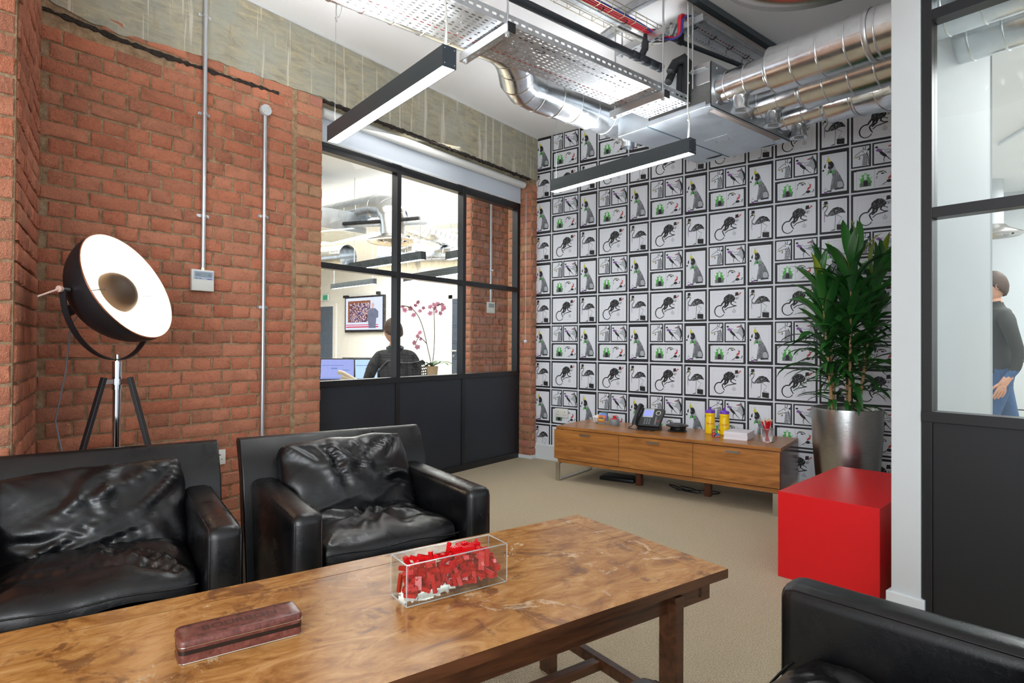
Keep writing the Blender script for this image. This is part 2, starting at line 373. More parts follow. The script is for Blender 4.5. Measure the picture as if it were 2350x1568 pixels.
def lay(parent, O, Nrm, items, limit, minz=.4, infill='bricks'):
    """items: (u, z, width, mat) brick centres on the wall face"""
    O = V(O); Nv = V(Nrm).normalized(); X = Nv.cross(V((0, 0, 1)))
    its = sorted(items, key=lambda i: (0 if i[1] > minz else 10) + (O + X * i[0] + V((0, 0, i[1])) - CAMP).length)
    rest = {}
    for n, (u, z, wd, mat) in enumerate(its):
        kind = min('shc', key=lambda k: abs(KW[k] - wd)); k = rnd.randrange(6); me = brick_mesh(kind, k, mat)
        dy = rnd.uniform(-.0025, .002); P = O + X * u + V((0, 0, z + rnd.uniform(-.0015, .0015))) + Nv * dy
        fl = 1 if rnd.random() < .5 else -1; sx = wd / KW[kind]
        Xc = X * fl * sx; Yc = Nv * (1 if fl > 0 else 1); Zc = V((0, 0, 1)) * fl
        M = Matrix(((Xc.x, Yc.x, Zc.x, P.x), (Xc.y, Yc.y, Zc.y, P.y), (Xc.z, Yc.z, Zc.z, P.z), (0, 0, 0, 1)))
        if n < limit: link('brick', me, parent, M)
        else: rest.setdefault(mat.name, []).append((me, M))
    for mn, L in rest.items():
        mb = MB()
        for me, M in L: mb.add([M @ v.co for v in me.vertices], [tuple(p.vertices) for p in me.polygons])
        o = obj(infill, mb, bpy.data.materials[mn], parent, recalc=False); o['kind'] = 'stuff'
CH = .0755
def field(u0, u1, z0, z1, mat, keep=None, phase=0, off=0):
    out = []; k = 0; z = z0 + CH / 2
    while z < z1:
        st = (k + phase) % 2 == 0
        pitch = .2255 if st else .1128; u = u0 - (0 if st else .056) - off
        while u < u1:
            p = pitch
            if st and rnd.random() < .12: p = .1128
            a, b = max(u, u0), min(u + p, u1)
            if b - a > .035:
                c = ((a + b) / 2, z, b - a - .0115, mat)
                if keep is None or keep(*c[:2]): out.append(c)
            u += p
        z += CH; k += 1
    return out

# --- left brick wall (wall A): x = 0 face, from the jamb at y=-2.533 to the inner corner at y=-4.086
wl = sthing('wall_left', label='exposed red brick wall beside the black framed glazing')
obj('mortar', MB().box(-.3, 0, -4.3, -2.537, 0, 2.80), M_mortar, wl)
def keepA(u, z): return z < (2.74 if u < .9 else 2.67) 
items = []
k = 0; z = CH / 2
while z < 2.78:
    if k % 2: items += [(.1, z, .192, M_quoin)]
    else: items += [(.051, z, .096, M_quoin), (.150, z, .085, M_quoin)]
    z += CH; k += 1
items += field(.222, 1.553, 0, 2.79, M_brick, keepA)
items += [(u, 2.753, .2, M_brick) for u in (.33, .55, .78, .99, 1.2)]
lay(wl, (0, -2.533, 0), (1, 0, 0), items, 300, .45)
mb = MB()
def strip(mb, pts, hw, N0=(1, 0, 0), h=.01, seed=3, step=.02):
    r = random.Random(seed); P = []
    for i in range(len(pts) - 1):
        a, b = V(pts[i]), V(pts[i + 1]); n = max(1, int((b - a).length / step))
        for q in range(n): P.append(a.lerp(b, q / n))
    P.append(V(pts[-1])); up = []; dn = []
    for p in P:
        wq = hw * r.uniform(.35, 1.5); up.append(p + V((0, 0, wq))); dn.append(p - V((0, 0, wq * r.uniform(.4, 1.2))))
    n = len(P); vs = up + dn + [q + V(N0) * h for q in up] + [q + V(N0) * h for q in dn]; fs = []
    for i in range(n - 1):
        fs += [(2 * n + i, 2 * n + i + 1, 3 * n + i + 1, 3 * n + i), (i, i + 1, 2 * n + i + 1, 2 * n + i), (n + i, n + i + 1, 3 * n + i + 1, 3 * n + i)]
    return mb.add(vs, fs)
strip(mb, [(0, -4.09, 2.712), (0, -3.95, 2.705), (0, -3.72, 2.692), (0, -3.48, 2.694), (0, -3.1, 2.706), (0, -2.86, 2.716)], .011)
obj('rotted_timber_strip', mb, M_soot, wl)
# --- splayed brick pier at the far left
wc = sthing('wall_corner', label='splayed brick pier at the left end of the brick wall')
PA0 = V((0, -4.086, 0)); PB0 = V((.675, -4.32, 0)); dirP = (PB0 - PA0); Lp = dirP.length; dirP.normalize(); nP = V((-dirP.y, dirP.x, 0))
if nP.y < 0: nP = -nP
obj('mortar', MB().poly([(0, 0), (Lp, 0), (Lp, -.9), (0, -.9)] if False else [(-.4, -4.09), (0, -4.09), (.675, -4.323), (.675, -6.6), (-.4, -6.6)], (0, 0, 0), (1, 0, 0), (0, 1, 0), 0, ZC), M_mortar, wc)
Xp = nP.cross(V((0, 0, 1))); startP = PB0 if Xp.dot(dirP) < 0 else PA0
lay(wc, startP, nP, field(.006, Lp - .005, 0, ZC, M_brick, None, 1), 200, .5)
lay(wc, (.675, -4.323, 0), (1, 0, 0), field(.0, 2.2, 0, ZC, M_brick, lambda u, z: u < .8), 100, .5)
# --- right jamb of the opening
wj = sthing('wall_jamb', label='narrow brick jamb between the glazing and the wallpapered wall')
obj('mortar', MB().box(-.3, -.004, -.082, .02, 0, 2.80), M_mortar, wj)
it1 = []; it2 = []; k = 0; z = .03 + CH / 2
while z < 2.78:
    if k % 2: it1 += [(.042, z, .078, M_quoin)]; it2 += [(.075, z, .13, M_quoin), (.225, z, .14, M_quoin)]
    else: it1 += [(.030, z, .056, M_quoin)]; it2 += [(.048, z, .088, M_quoin), (.125, z, .04, M_quoin), (.22, z, .13, M_quoin)]
    z += CH; k += 1
lay(wj, (0, 0, 0), (1, 0, 0), it1, 300, -1)
lay(wj, (.002, -.085, 0), (0, -1, 0), [(u, z, wd, m) for u, z, wd, m in it2], 300, -1)
mb = MB().box(-.15, .016, -.1, -.0, 0, .035); obj('painted_skirting', mb, M_gloss_white, wj, bev=.003)
# --- concrete beam over the glazing and brick
r = random.Random(5); prof = [(-4.12, 2.79), (-4.02, 2.754), (-3.894, 2.726), (-3.74, 2.724), (-3.606, 2.744), (-3.367, 2.766), (-3.085, 2.775), (-2.731, 2.788), (-2.56, 2.80), (-2.50, 2.79), (-1.6, 2.792), (-.8, 2.787), (-.2, 2.787), (0, 2.79)]
low = []
for i in range(len(prof) - 1):
    a, b = prof[i], prof[i + 1]; n = max(1, int((b[0] - a[0]) / .022))
    for q in range(n):
        t = q / n; y = a[0] + (b[0] - a[0]) * t; low.append((y, a[1] + (b[1] - a[1]) * t + noise.noise(V((y * 14, 1, 2))) * (.012 if y < -2.5 else .006)))
low.append((0, 2.79))
pts = low + [(0, ZC), (-4.12, ZC)]
mb = MB().poly(pts, (-.34, 0, 0), (0, 1, 0), (0, 0, 1), 0, .35)
struct('beam', mb, M_conc, label='rough board-marked concrete beam above the brick and glazing')
struct('trim_1', MB().box(0, .014, -4.3, 0, ZC - .012, ZC), M_white)
mb = MB(); strip(mb, [(-.02, y, 2.782) for y in (-2.53, -1.5, -.6, -.12)], .010, (1, 0, 0), .034, 9, .02)
struct('trim_2', mb, M_soot, label='dark ragged timber edge under the concrete beam')

# --- wallpapered back wall (wall B)
wb = sthing('wall_back', label='back wall papered with rows of framed animal prints')
M_paper = plain('wallpaper_ground', srgb(214, 219, 228), .5)
obj('plaster', MB().box(-.02, 3.56, 0, .12, 0, ZC), M_paper, wb)
struct('baseboard_back', MB().poly([(0, 0), (-.016, 0), (-.016, .135), (-.008, .15), (0, .15)], (3.56, 0, 0), (0, 1, 0), (0, 0, 1), 0, -3.56).box(0, 3.56, -.024, 0, 0, .028), M_gloss_white)

# wallpaper art ---------------------------------------------------------------
INK, PAP, GRY, YEL, GRN, PUR, RED, LGR = range(8)
MAT_ART = [plain('ink_black', srgb(24, 25, 29), .6), plain('print_paper', srgb(224, 228, 236), .6), plain('ink_grey', srgb(104, 108, 114), .5), plain('ink_yellow', srgb(206, 196, 60), .5),
           plain('ink_green', srgb(74, 176, 66), .5), plain('ink_purple', srgb(132, 84, 160), .5), plain('ink_red', srgb(190, 56, 58), .5), plain('ink_light_grey', srgb(170, 176, 184), .5)]
def stroke(pts, w0, w1=None):
    w1 = w0 if w1 is None else w1; n = len(pts); L = []; R = []
    for i, p in enumerate(pts):
        a = pts[max(0, i - 1)]; b = pts[min(n - 1, i + 1)]; dx, dy = b[0] - a[0], b[1] - a[1]; l = math.hypot(dx, dy) or 1
        ww = (w0 + (w1 - w0) * i / (n - 1)) / 2; L.append((p[0] - dy / l * ww, p[1] + dx / l * ww)); R.append((p[0] + dy / l * ww, p[1] - dx / l * ww))
    return L + R[::-1]
def ell(cx, cy, rx, ry, n=12, rot=0):
    return [(cx + rx * cos(t) * cos(rot) - ry * sin(t) * sin(rot), cy + rx * cos(t) * sin(rot) + ry * sin(t) * cos(rot)) for t in [2 * pi * i / n for i in range(n)]]
def arc(cx, cy, rx, ry, a0, a1, n=14): return [(cx + rx * cos(radians(a0 + (a1 - a0) * i / n)), cy + ry * sin(radians(a0 + (a1 - a0) * i / n))) for i in range(n + 1)]
def hatch(poly, n, wd, seed, mat=PAP):
    r = random.Random(seed); x0 = min(p[0] for p in poly); x1 = max(p[0] for p in poly); y0 = min(p[1] for p in poly); y1 = max(p[1] for p in poly); out = []
    def inside(x, y):
        c = False; j = len(poly) - 1
        for i in range(len(poly)):
            if (poly[i][1] > y) != (poly[j][1] > y) and x < (poly[j][0] - poly[i][0]) * (y - poly[i][1]) / (poly[j][1] - poly[i][1]) + poly[i][0]: c = not c
            j = i
        return c
    t = 0
    while len(out) < n and t < n * 20:
        t += 1; x, y = r.uniform(x0, x1), r.uniform(y0, y1); a = r.uniform(.6, 1.4)
        q = (x + cos(a) * wd * 5, y + sin(a) * wd * 5)
        if inside(x, y) and inside(*q): out.append((stroke([(x, y), q], wd), mat))
    return out
def art_monkey():
    A = []
    A.append((stroke(arc(.305, .31, .125, .165, 75, 330, 16), .034, .018), INK)); A.append((stroke([(.335, .465), (.37, .53), (.42, .60), (.46, .63)], .034, .05), INK))
    body = [(.40, .60), (.41, .70), (.46, .76), (.53, .80), (.60, .79), (.66, .74), (.69, .66), (.66, .60), (.58, .57), (.50, .53), (.44, .52)]
    A.append((body, INK)); A += hatch(body, 26, .005, 1, LGR)
    A.append((stroke([(.46, .56), (.44, .47), (.37, .41)], .06, .03), INK)); A.append((stroke([(.37, .41), (.39, .33), (.43, .25)], .03, .022), INK)); A.append((stroke([(.52, .56), (.50, .48), (.42, .40)], .05, .03), INK))
    A.append((stroke([(.43, .33), (.50, .40), (.58, .42), (.72, .46)], .02, .026), INK)); A.append((stroke([(.60, .60), (.58, .52), (.64, .47), (.71, .46)], .04, .016), INK)); A.append((stroke([(.62, .59), (.70, .56), (.71, .53)], .02, .014), INK))
    A.append((ell(.725, .69, .042, .055), PAP)); A.append((stroke(arc(.725, .69, .042, .055, 150, 390, 12), .008), INK)); A.append((ell(.725, .665, .018, .014, 8), INK)); A.append((ell(.712, .70, .01, .012, 6), INK)); A.append((ell(.742, .70, .01, .012, 6), INK))
    A.append(([(.685, .74), (.69, .84), (.76, .85), (.765, .75)], INK)); A.append((stroke([(.672, .745), (.785, .765)], .014), INK)); A.append((stroke([(.765, .76), (.825, .83)], .02, .03), RED))
    A.append((ell(.66, .30, .042, .05, 14), GRY)); A.append((ell(.66, .30, .034, .041, 14), PAP)); A.append((ell(.66, .30, .018, .022, 10), LGR)); A.append((stroke([(.66, .35), (.66, .40)], .006), GRY))
    return A
def art_flamingo():
    A = []
    b = [(.28, .53), (.34, .60), (.45, .69), (.58, .71), (.72, .67), (.82, .57), (.83, .53), (.70, .55), (.60, .53), (.50, .50), (.38, .49)]
    A.append((b, INK)); A += hatch(b, 26, .008, 2, LGR); A.append(([(.30, .52), (.38, .60), (.48, .60), (.44, .52)], GRY))
    A.append((stroke([(.36, .52), (.26, .50), (.19, .53), (.18, .60), (.25, .67), (.28, .74), (.24, .79)], .05, .022), GRY)); A.append((ell(.21, .77, .055, .033, 10, .2), INK)); A.append((stroke([(.17, .76), (.12, .72), (.13, .67)], .035, .012), INK))
    A.append((ell(.23, .775, .025, .018, 8), YEL)); A.append(([(.16, .81), (.16, .89), (.28, .89), (.27, .81)], INK)); A.append((stroke([(.13, .81), (.30, .82)], .016), INK))
    A.append((stroke([(.18, .53), (.17, .40), (.185, .34)], .022, .012), PUR))
    A.append((stroke([(.52, .51), (.52, .36), (.50, .12)], .02, .016), GRY)); A.append((stroke([(.56, .51), (.73, .42), (.64, .32), (.58, .24)], .016, .012), GRY)); A.append((stroke([(.50, .12), (.38, .10)], .03, .015), INK))
    A.append(([(.56, .11), (.56, .25), (.80, .24), (.80, .09)], INK)); A.append((stroke(arc(.68, .25, .05, .03, 0, 180, 8), .01), INK))
    return A
def art_dog():
    A = []
    back = [(.33, .60), (.44, .63), (.55, .55), (.66, .44), (.76, .30), (.80, .20), (.72, .155), (.55, .15), (.44, .16), (.36, .13), (.28, .13), (.28, .20), (.27, .36), (.24, .48)]
    A.append((back, GRY)); A += hatch(back, 60, .009, 3, LGR); A += hatch(back, 14, .005, 8, INK); A.append(([(.26, .50), (.40, .50), (.44, .40), (.38, .22), (.36, .14), (.27, .14), (.28, .24), (.24, .40)], PAP)); A.append((stroke([(.42, .42), (.40, .28), (.36, .17)], .014), GRY))
    A.append((ell(.66, .24, .10, .07, 12), LGR)); A.append((stroke(arc(.66, .24, .10, .08, 0, 200, 10), .012), INK)); A.append((stroke([(.24, .13), (.40, .12)], .025), INK)); A.append((stroke([(.5, .15), (.78, .16)], .03), INK))
    A.append(([(.40, .74), (.48, .68), (.54, .56), (.44, .53), (.36, .60)], LGR)); A.append((ell(.34, .675, .135, .088, 14, -.25), INK)); A.append(([(.20, .73), (.27, .755), (.30, .69), (.28, .60), (.20, .545), (.13, .56), (.12, .60), (.18, .66)], PAP)); A.append((ell(.135, .572, .035, .022, 8), INK)); A.append(([(.22, .72), (.155, .66), (.17, .61), (.215, .63)], INK)); A.append((ell(.335, .655, .03, .02, 8), GRY))
    A.append(([(.24, .74), (.38, .735), (.29, .845)], YEL)); A.append((ell(.295, .85, .012, .01, 6), GRY)); A.append(([(.28, .55), (.37, .52), (.28, .47)], GRN)); A.append(([(.38, .52), (.48, .57), (.48, .49)], GRN)); A.append((ell(.375, .52, .025, .02, 8), INK))
    A.append(([(.15, .14), (.17, .09), (.25, .09), (.27, .14)], PUR)); A.append((ell(.21, .145, .06, .022, 10), PAP)); A.append((stroke(arc(.21, .145, .06, .03, 0, 180, 8), .008), GRY)); A.append((stroke([(.21, .17), (.21, .22)], .008), GRY))
    return A
def art_giraffe():
    A = []
    A.append(([(.52, .10), (.60, .50), (.62, .62), (.76, .68), (.84, .55), (.80, .30), (.80, .10)], LGR)); r = random.Random(4)
    for i in range(17): A.append((ell(.60 + (i % 3) * .075 + r.uniform(-.015, .015) - .01, .13 + (i // 3) * .078, .028, .022, 6, r.uniform(0, 1)), INK))
    A.append(([(.18, .50), (.24, .57), (.44, .68), (.60, .78), (.74, .73), (.74, .60), (.56, .56), (.34, .51), (.22, .46)], PAP)); A.append((stroke([(.20, .49), (.24, .57), (.44, .68), (.60, .78), (.74, .73)], .022), INK)); A.append((stroke([(.22, .46), (.40, .52), (.60, .56), (.66, .60)], .022), INK))
    A.append((stroke([(.60, .76), (.57, .90)], .03), INK)); A.append((stroke([(.67, .77), (.70, .92)], .03), INK)); A.append(([(.75, .74), (.90, .84), (.84, .68)], INK)); A.append((ell(.58, .68, .03, .025, 8), INK)); A.append((stroke([(.72, .62), (.82, .45), (.84, .12)], .035), INK))
    A.append((stroke(arc(.26, .50, .11, .05, 170, 330, 10), .022), YEL)); A.append((stroke([(.40, .49), (.44, .41), (.38, .39)], .03, .05), INK))
    return A
def art_kangaroo():
    A = []
    A.append(([(.50, .48), (.60, .56), (.66, .70), (.70, .80), (.80, .78), (.90, .56), (.90, .36), (.84, .24), (.76, .26), (.68, .40), (.58, .44)], LGR)); A.append(([(.72, .80), (.84, .70), (.92, .52), (.90, .34), (.83, .22), (.80, .24), (.84, .40), (.80, .60)], INK))
    A.append((stroke([(.84, .25), (.80, .10), (.92, .07)], .05, .01), INK)); A.append(([(.60, .78), (.72, .84), (.72, .92), (.78, .84), (.80, .76), (.70, .72)], GRY)); A.append((ell(.60, .75, .06, .028, 8), RED)); A.append((stroke([(.62, .62), (.40, .60)], .02), GRY)); A.append((stroke([(.58, .50), (.42, .52)], .02), GRY))
    A.append((ell(.16, .77, .055, .045, 8), INK)); A.append(([(.13, .66), (.22, .72), (.36, .60), (.30, .54), (.16, .60)], PUR)); A.append(([(.24, .57), (.34, .57), (.48, .42), (.52, .30), (.38, .36), (.28, .48)], INK))
    A.append((stroke([(.44, .36), (.40, .24), (.42, .10)], .035, .015), INK)); A.append((stroke([(.50, .33), (.60, .20), (.70, .12)], .035, .015), INK)); A.append((stroke([(.22, .66), (.40, .66)], .02), GRY))
    return A
def art_frogs():
    A = [([(.12, .10), (.88, .10), (.88, .90), (.12, .90)], LGR), ([(.125, .11), (.875, .11), (.875, .89), (.125, .89)], PAP), (stroke([(.47, .10), (.47, .90)], .004), GRY)]
    A.append(([(.18, .22), (.40, .22), (.42, .42), (.36, .52), (.24, .50), (.19, .38)], GRY)); A.append(([(.26, .24), (.34, .24), (.34, .46), (.26, .46)], INK)); A += hatch([(.18, .22), (.40, .22), (.42, .42), (.36, .52), (.24, .50), (.19, .38)], 16, .008, 6, INK)
    for s, x in ((1, .235), (-1, .355)):
        A.append((ell(x, .52, .034, .12, 10, -.2 * s), GRN)); A.append((ell(x + .01 * s, .68, .03, .045, 8), GRN)); A.append((stroke([(x, .6), (x - .05 * s, .52), (x - .06 * s, .60)], .014), GRN)); A.append((stroke([(x + .01, .62), (x + .05 * s, .72), (x + .045 * s, .80)], .012), GRN)); A.append((stroke([(x, .42), (x - .05 * s, .36), (x - .03 * s, .26)], .022), GRN))
    A.append((stroke(arc(.60, .62, .09, .16, 20, 170, 10), .02), INK)); A.append((stroke([(.52, .60), (.50, .48)], .012), INK)); A.append((ell(.58, .76, .05, .04, 8), GRY)); A.append((ell(.62, .68, .035, .03, 8), INK)); A.append((stroke([(.60, .80), (.66, .78)], .02), YEL))
    A.append((ell(.76, .50, .03, .09, 8, -.4), RED)); A.append((ell(.785, .62, .025, .035, 8), RED)); A.append((stroke([(.74, .72), (.80, .64)], .008), GRY)); A.append((stroke([(.62, .22), (.72, .34), (.84, .30), (.86, .42)], .03), GRY)); A.append((stroke([(.56, .20), (.84, .20)], .01), GRY)); A.append((ell(.74, .34, .05, .07, 8), INK))
    return A
art = MB(); YA = -.0006
def frame(x0, x1, z0, z1, t, fn, tt=None, line=True, sc_=1.08):
    tt = tt or t
    def add(pts, mat, lay): art.poly([(a, b) for a, b in pts], (0, YA - lay * .0002, 0), (1, 0, 0), (0, 0, 1), mat)
    add([(x0, z0), (x1, z0), (x1, z1), (x0, z1)], INK, 0); a0, a1, b0, b1 = x0 + t, x1 - t, z0 + tt, z1 - tt
    add([(a0, b0), (a1, b0), (a1, b1), (a0, b1)], PAP, 1)
    if line:
        m = .10 * (a1 - a0); c0, c1, d0, d1 = a0 + m, a1 - m, b0 + m, b1 - m
        for p, q in (((c0, d0), (c1, d0)), ((c1, d0), (c1, d1)), ((c1, d1), (c0, d1)), ((c0, d1), (c0, d0))): add(stroke([p, q], .0009), LGR, 2)
    for i, (pl, mt) in enumerate(fn): add([(x0 + (x1 - x0) * (.5 + (a - .48) * sc_), z0 + (z1 - z0) * (.5 + (b - .5) * (1 + (sc_ - 1) * .6))) for a, b in pl], mt, 2.2 + i * .12)
AM, AF, AD, AG, AK, AR = art_monkey(), art_flamingo(), art_dog(), art_giraffe(), art_kangaroo(), art_frogs()
g = .006
for c in range(-1, 7):
    xw0, xw1, xn1 = .181 + .5185 * c, .494 + .5185 * c, .6995 + .5185 * c
    for k in range(0, 5):
        zf0 = .074 + .6303 * k; zf1 = zf0 + .280; zd1 = zf1 + .350
        if c >= 0 and xw1 < 3.56:
            frame(xw0 + g, xw1 - g, zf0 + g, zf1 - g, .0135, AM, .0165)
            xm = xw0 + (xw1 - xw0) * .43; zm = zf1 + .176
            frame(xw0 + g, xm - g * .7, zm + g, zd1 - g, .0105, AG, line=False); frame(xm + g * .7, xw1 - g, zm + g, zd1 - g, .0105, AK, line=False)
            frame(xw0 + g, xw1 - g, zf1 + g, zm - g, .018, AR, .0165, line=False)
        if xn1 < 3.58:
            frame(xw1 + g, xn1 - g, zf0 + g, zf1 - g, .0135, AF, .0165); frame(xw1 + g, xn1 - g, zf1 + g, zd1 - g, .0145, AD, .026)
o = obj('wallpaper_print', art, MAT_ART, wb, recalc=False); o['label'] = 'flat printed rows of black framed dog, flamingo, monkey, giraffe, kangaroo and frog drawings'

# --- right wall, column and corridor walls
wr = MB().poly([(3.577, -1.12), (3.61, -1.12), (3.61, .2), (3.577, .2)], (0, 0, 0), (cos(PA), sin(PA), 0), (-sin(PA), cos(PA), 0), 0, ZC)
struct('wall_right', wr, M_white); struct('wall_right', MB().box(3.50, 3.56, -.66, 0, 0, ZC), M_white)
cm = MB().poly([(3.568, -1.186), (3.674, -1.186), (3.674, -1.10), (3.568, -1.10)], (0, 0, 0), (cos(PA), sin(PA), 0), (-sin(PA), cos(PA), 0), 0, ZC)
struct('column', cm, M_white, label='white painted wall end between the wallpapered room and the right-hand glazing', bev=.002)
struct('baseboard_right', MB().poly([(3.552, -1.202), (3.69, -1.202), (3.69, -1.10), (3.552, -1.10)], (0, 0, 0), (cos(PA), sin(PA), 0), (-sin(PA), cos(PA), 0), 0, .12), M_gloss_white, bev=.004)

def glazing(name, label, M, us, ztr, zsill, zhead, face, dep, ztop, stile, wm):
    """local x along the wall, local y into the wall, z up"""
    w_ = sthing(name, label=label); w_.matrix_world = M
    u0, u1 = us[0], us[-1]
    def bar(nm, x0, x1, z0, z1, y0=0, y1=dep): return obj(nm, MB().box(x0, x1, y0, y1, z0, z1), M_frame, w_, bev=.0015)
    bar('bottom_rail', u0, u1, 0, .055, -.006, dep); bar('sill_rail', u0, u1, zsill - .042, zsill, -.006, dep + .004)
    for i, (a, b) in enumerate(zip(us[:-1], us[1:])):
        a0 = a + (stile / 2 if i else stile); b0 = b - (stile / 2 if i < len(us) - 2 else stile)
        obj('panel', MB().box(a0 + .001, b0 - .001, .008, .03, .055, zsill - .042), M_navy, w_, bev=.001)
        for (z0, z1) in ((zsill, ztr - .042), (ztr, zhead), (zhead + wm, ztop)):
            if z1 - z0 > .05: obj('pane', MB().box(a0, b0, dep * .5, dep * .5 + .006, z0, z1), M_glass, w_)
        bar('transom', a0, b0, ztr - .042, ztr); bar('header', a0, b0, zhead, zhead + wm)
    for i, u in enumerate(us):
        h = stile / 2; a, b = (u, u + stile) if i == 0 else ((u - stile, u) if i == len(us) - 1 else (u - h, u + h))
        bar('stile' if i in (0, len(us) - 1) else 'mullion', a, b, .055, ztop)
    bar('top_rail', u0, u1, ztop - .03, ztop)
    return w_
# wall A glazing: local x = +Y world, local y = -X world
MA = Matrix(((0, -1, 0, -.147), (1, 0, 0, 0), (0, 0, 1, 0), (0, 0, 0, 1)))
glazing('window_1', 'black framed glazed partition with navy lower panels beside the brick wall', MA, [-2.54, -1.706, -.922, -.083], 1.714, .872, 2.50, 0, .068, 2.79, .042, .065)
R_ = Matrix.Rotation(PA, 4, 'Z')
_mn, M_navy = M_navy, M_navy2
glazing('window_2', 'black framed glazed partition with dark lower panel at the right edge', R_ @ Matrix.Translation((0, -1.186, 0)), [3.679, 4.55, 5.4], 1.70, .88, 2.458, 0, .07, 2.76, .034, .042)
struct('wall_head_right', MB().poly([(3.674, -1.186), (5.4, -1.186), (5.4, -1.10), (3.674, -1.10)], (0, 0, 2.76), (cos(PA), sin(PA), 0), (-sin(PA), cos(PA), 0), 0, ZC - 2.76), M_white)
M_navy = _mn
# office and corridor shells
struct('wall_office', MB().box(-14, -.9, 5.441, 5.56, 0, ZC), M_offw); struct('wall_office', MB().box(-14.1, -14, -8, 5.5, 0, ZC), M_offw)
for _b in ((3.0, 7, 5.5, 5.6), (5.6, 5.7, -1.6, 5.5), (2.9, 3.0, .12, 5.5)): struct('wall_corridor', MB().box(*_b, 0, ZC), M_white)
struct('beam_office', MB().box(-14, -.9, 1.95, 2.5, 3.02, ZC), M_offw)
# brick wall beyond the glazing
wo = sthing('wall_office_brick', label='red brick wall beyond the right-hand panes of the glazing')
YO = -.13
obj('mortar', MB().box(-.86, -.755, YO, 1.6, 0, ZC), M_mortar, wo)
itm = field(0, 1.2, 0, ZC, M_brick, None, 1)
lay(wo, (-.75, YO + 1.2, 0), (1, 0, 0), [i for i in itm if i[1] > .75], 260, .7)
lay(wo, (-.754, YO, 0), (0, -1, 0), [(.052, i * CH + CH / 2, .09, M_brick) for i in range(10, 42)], 300, .7)

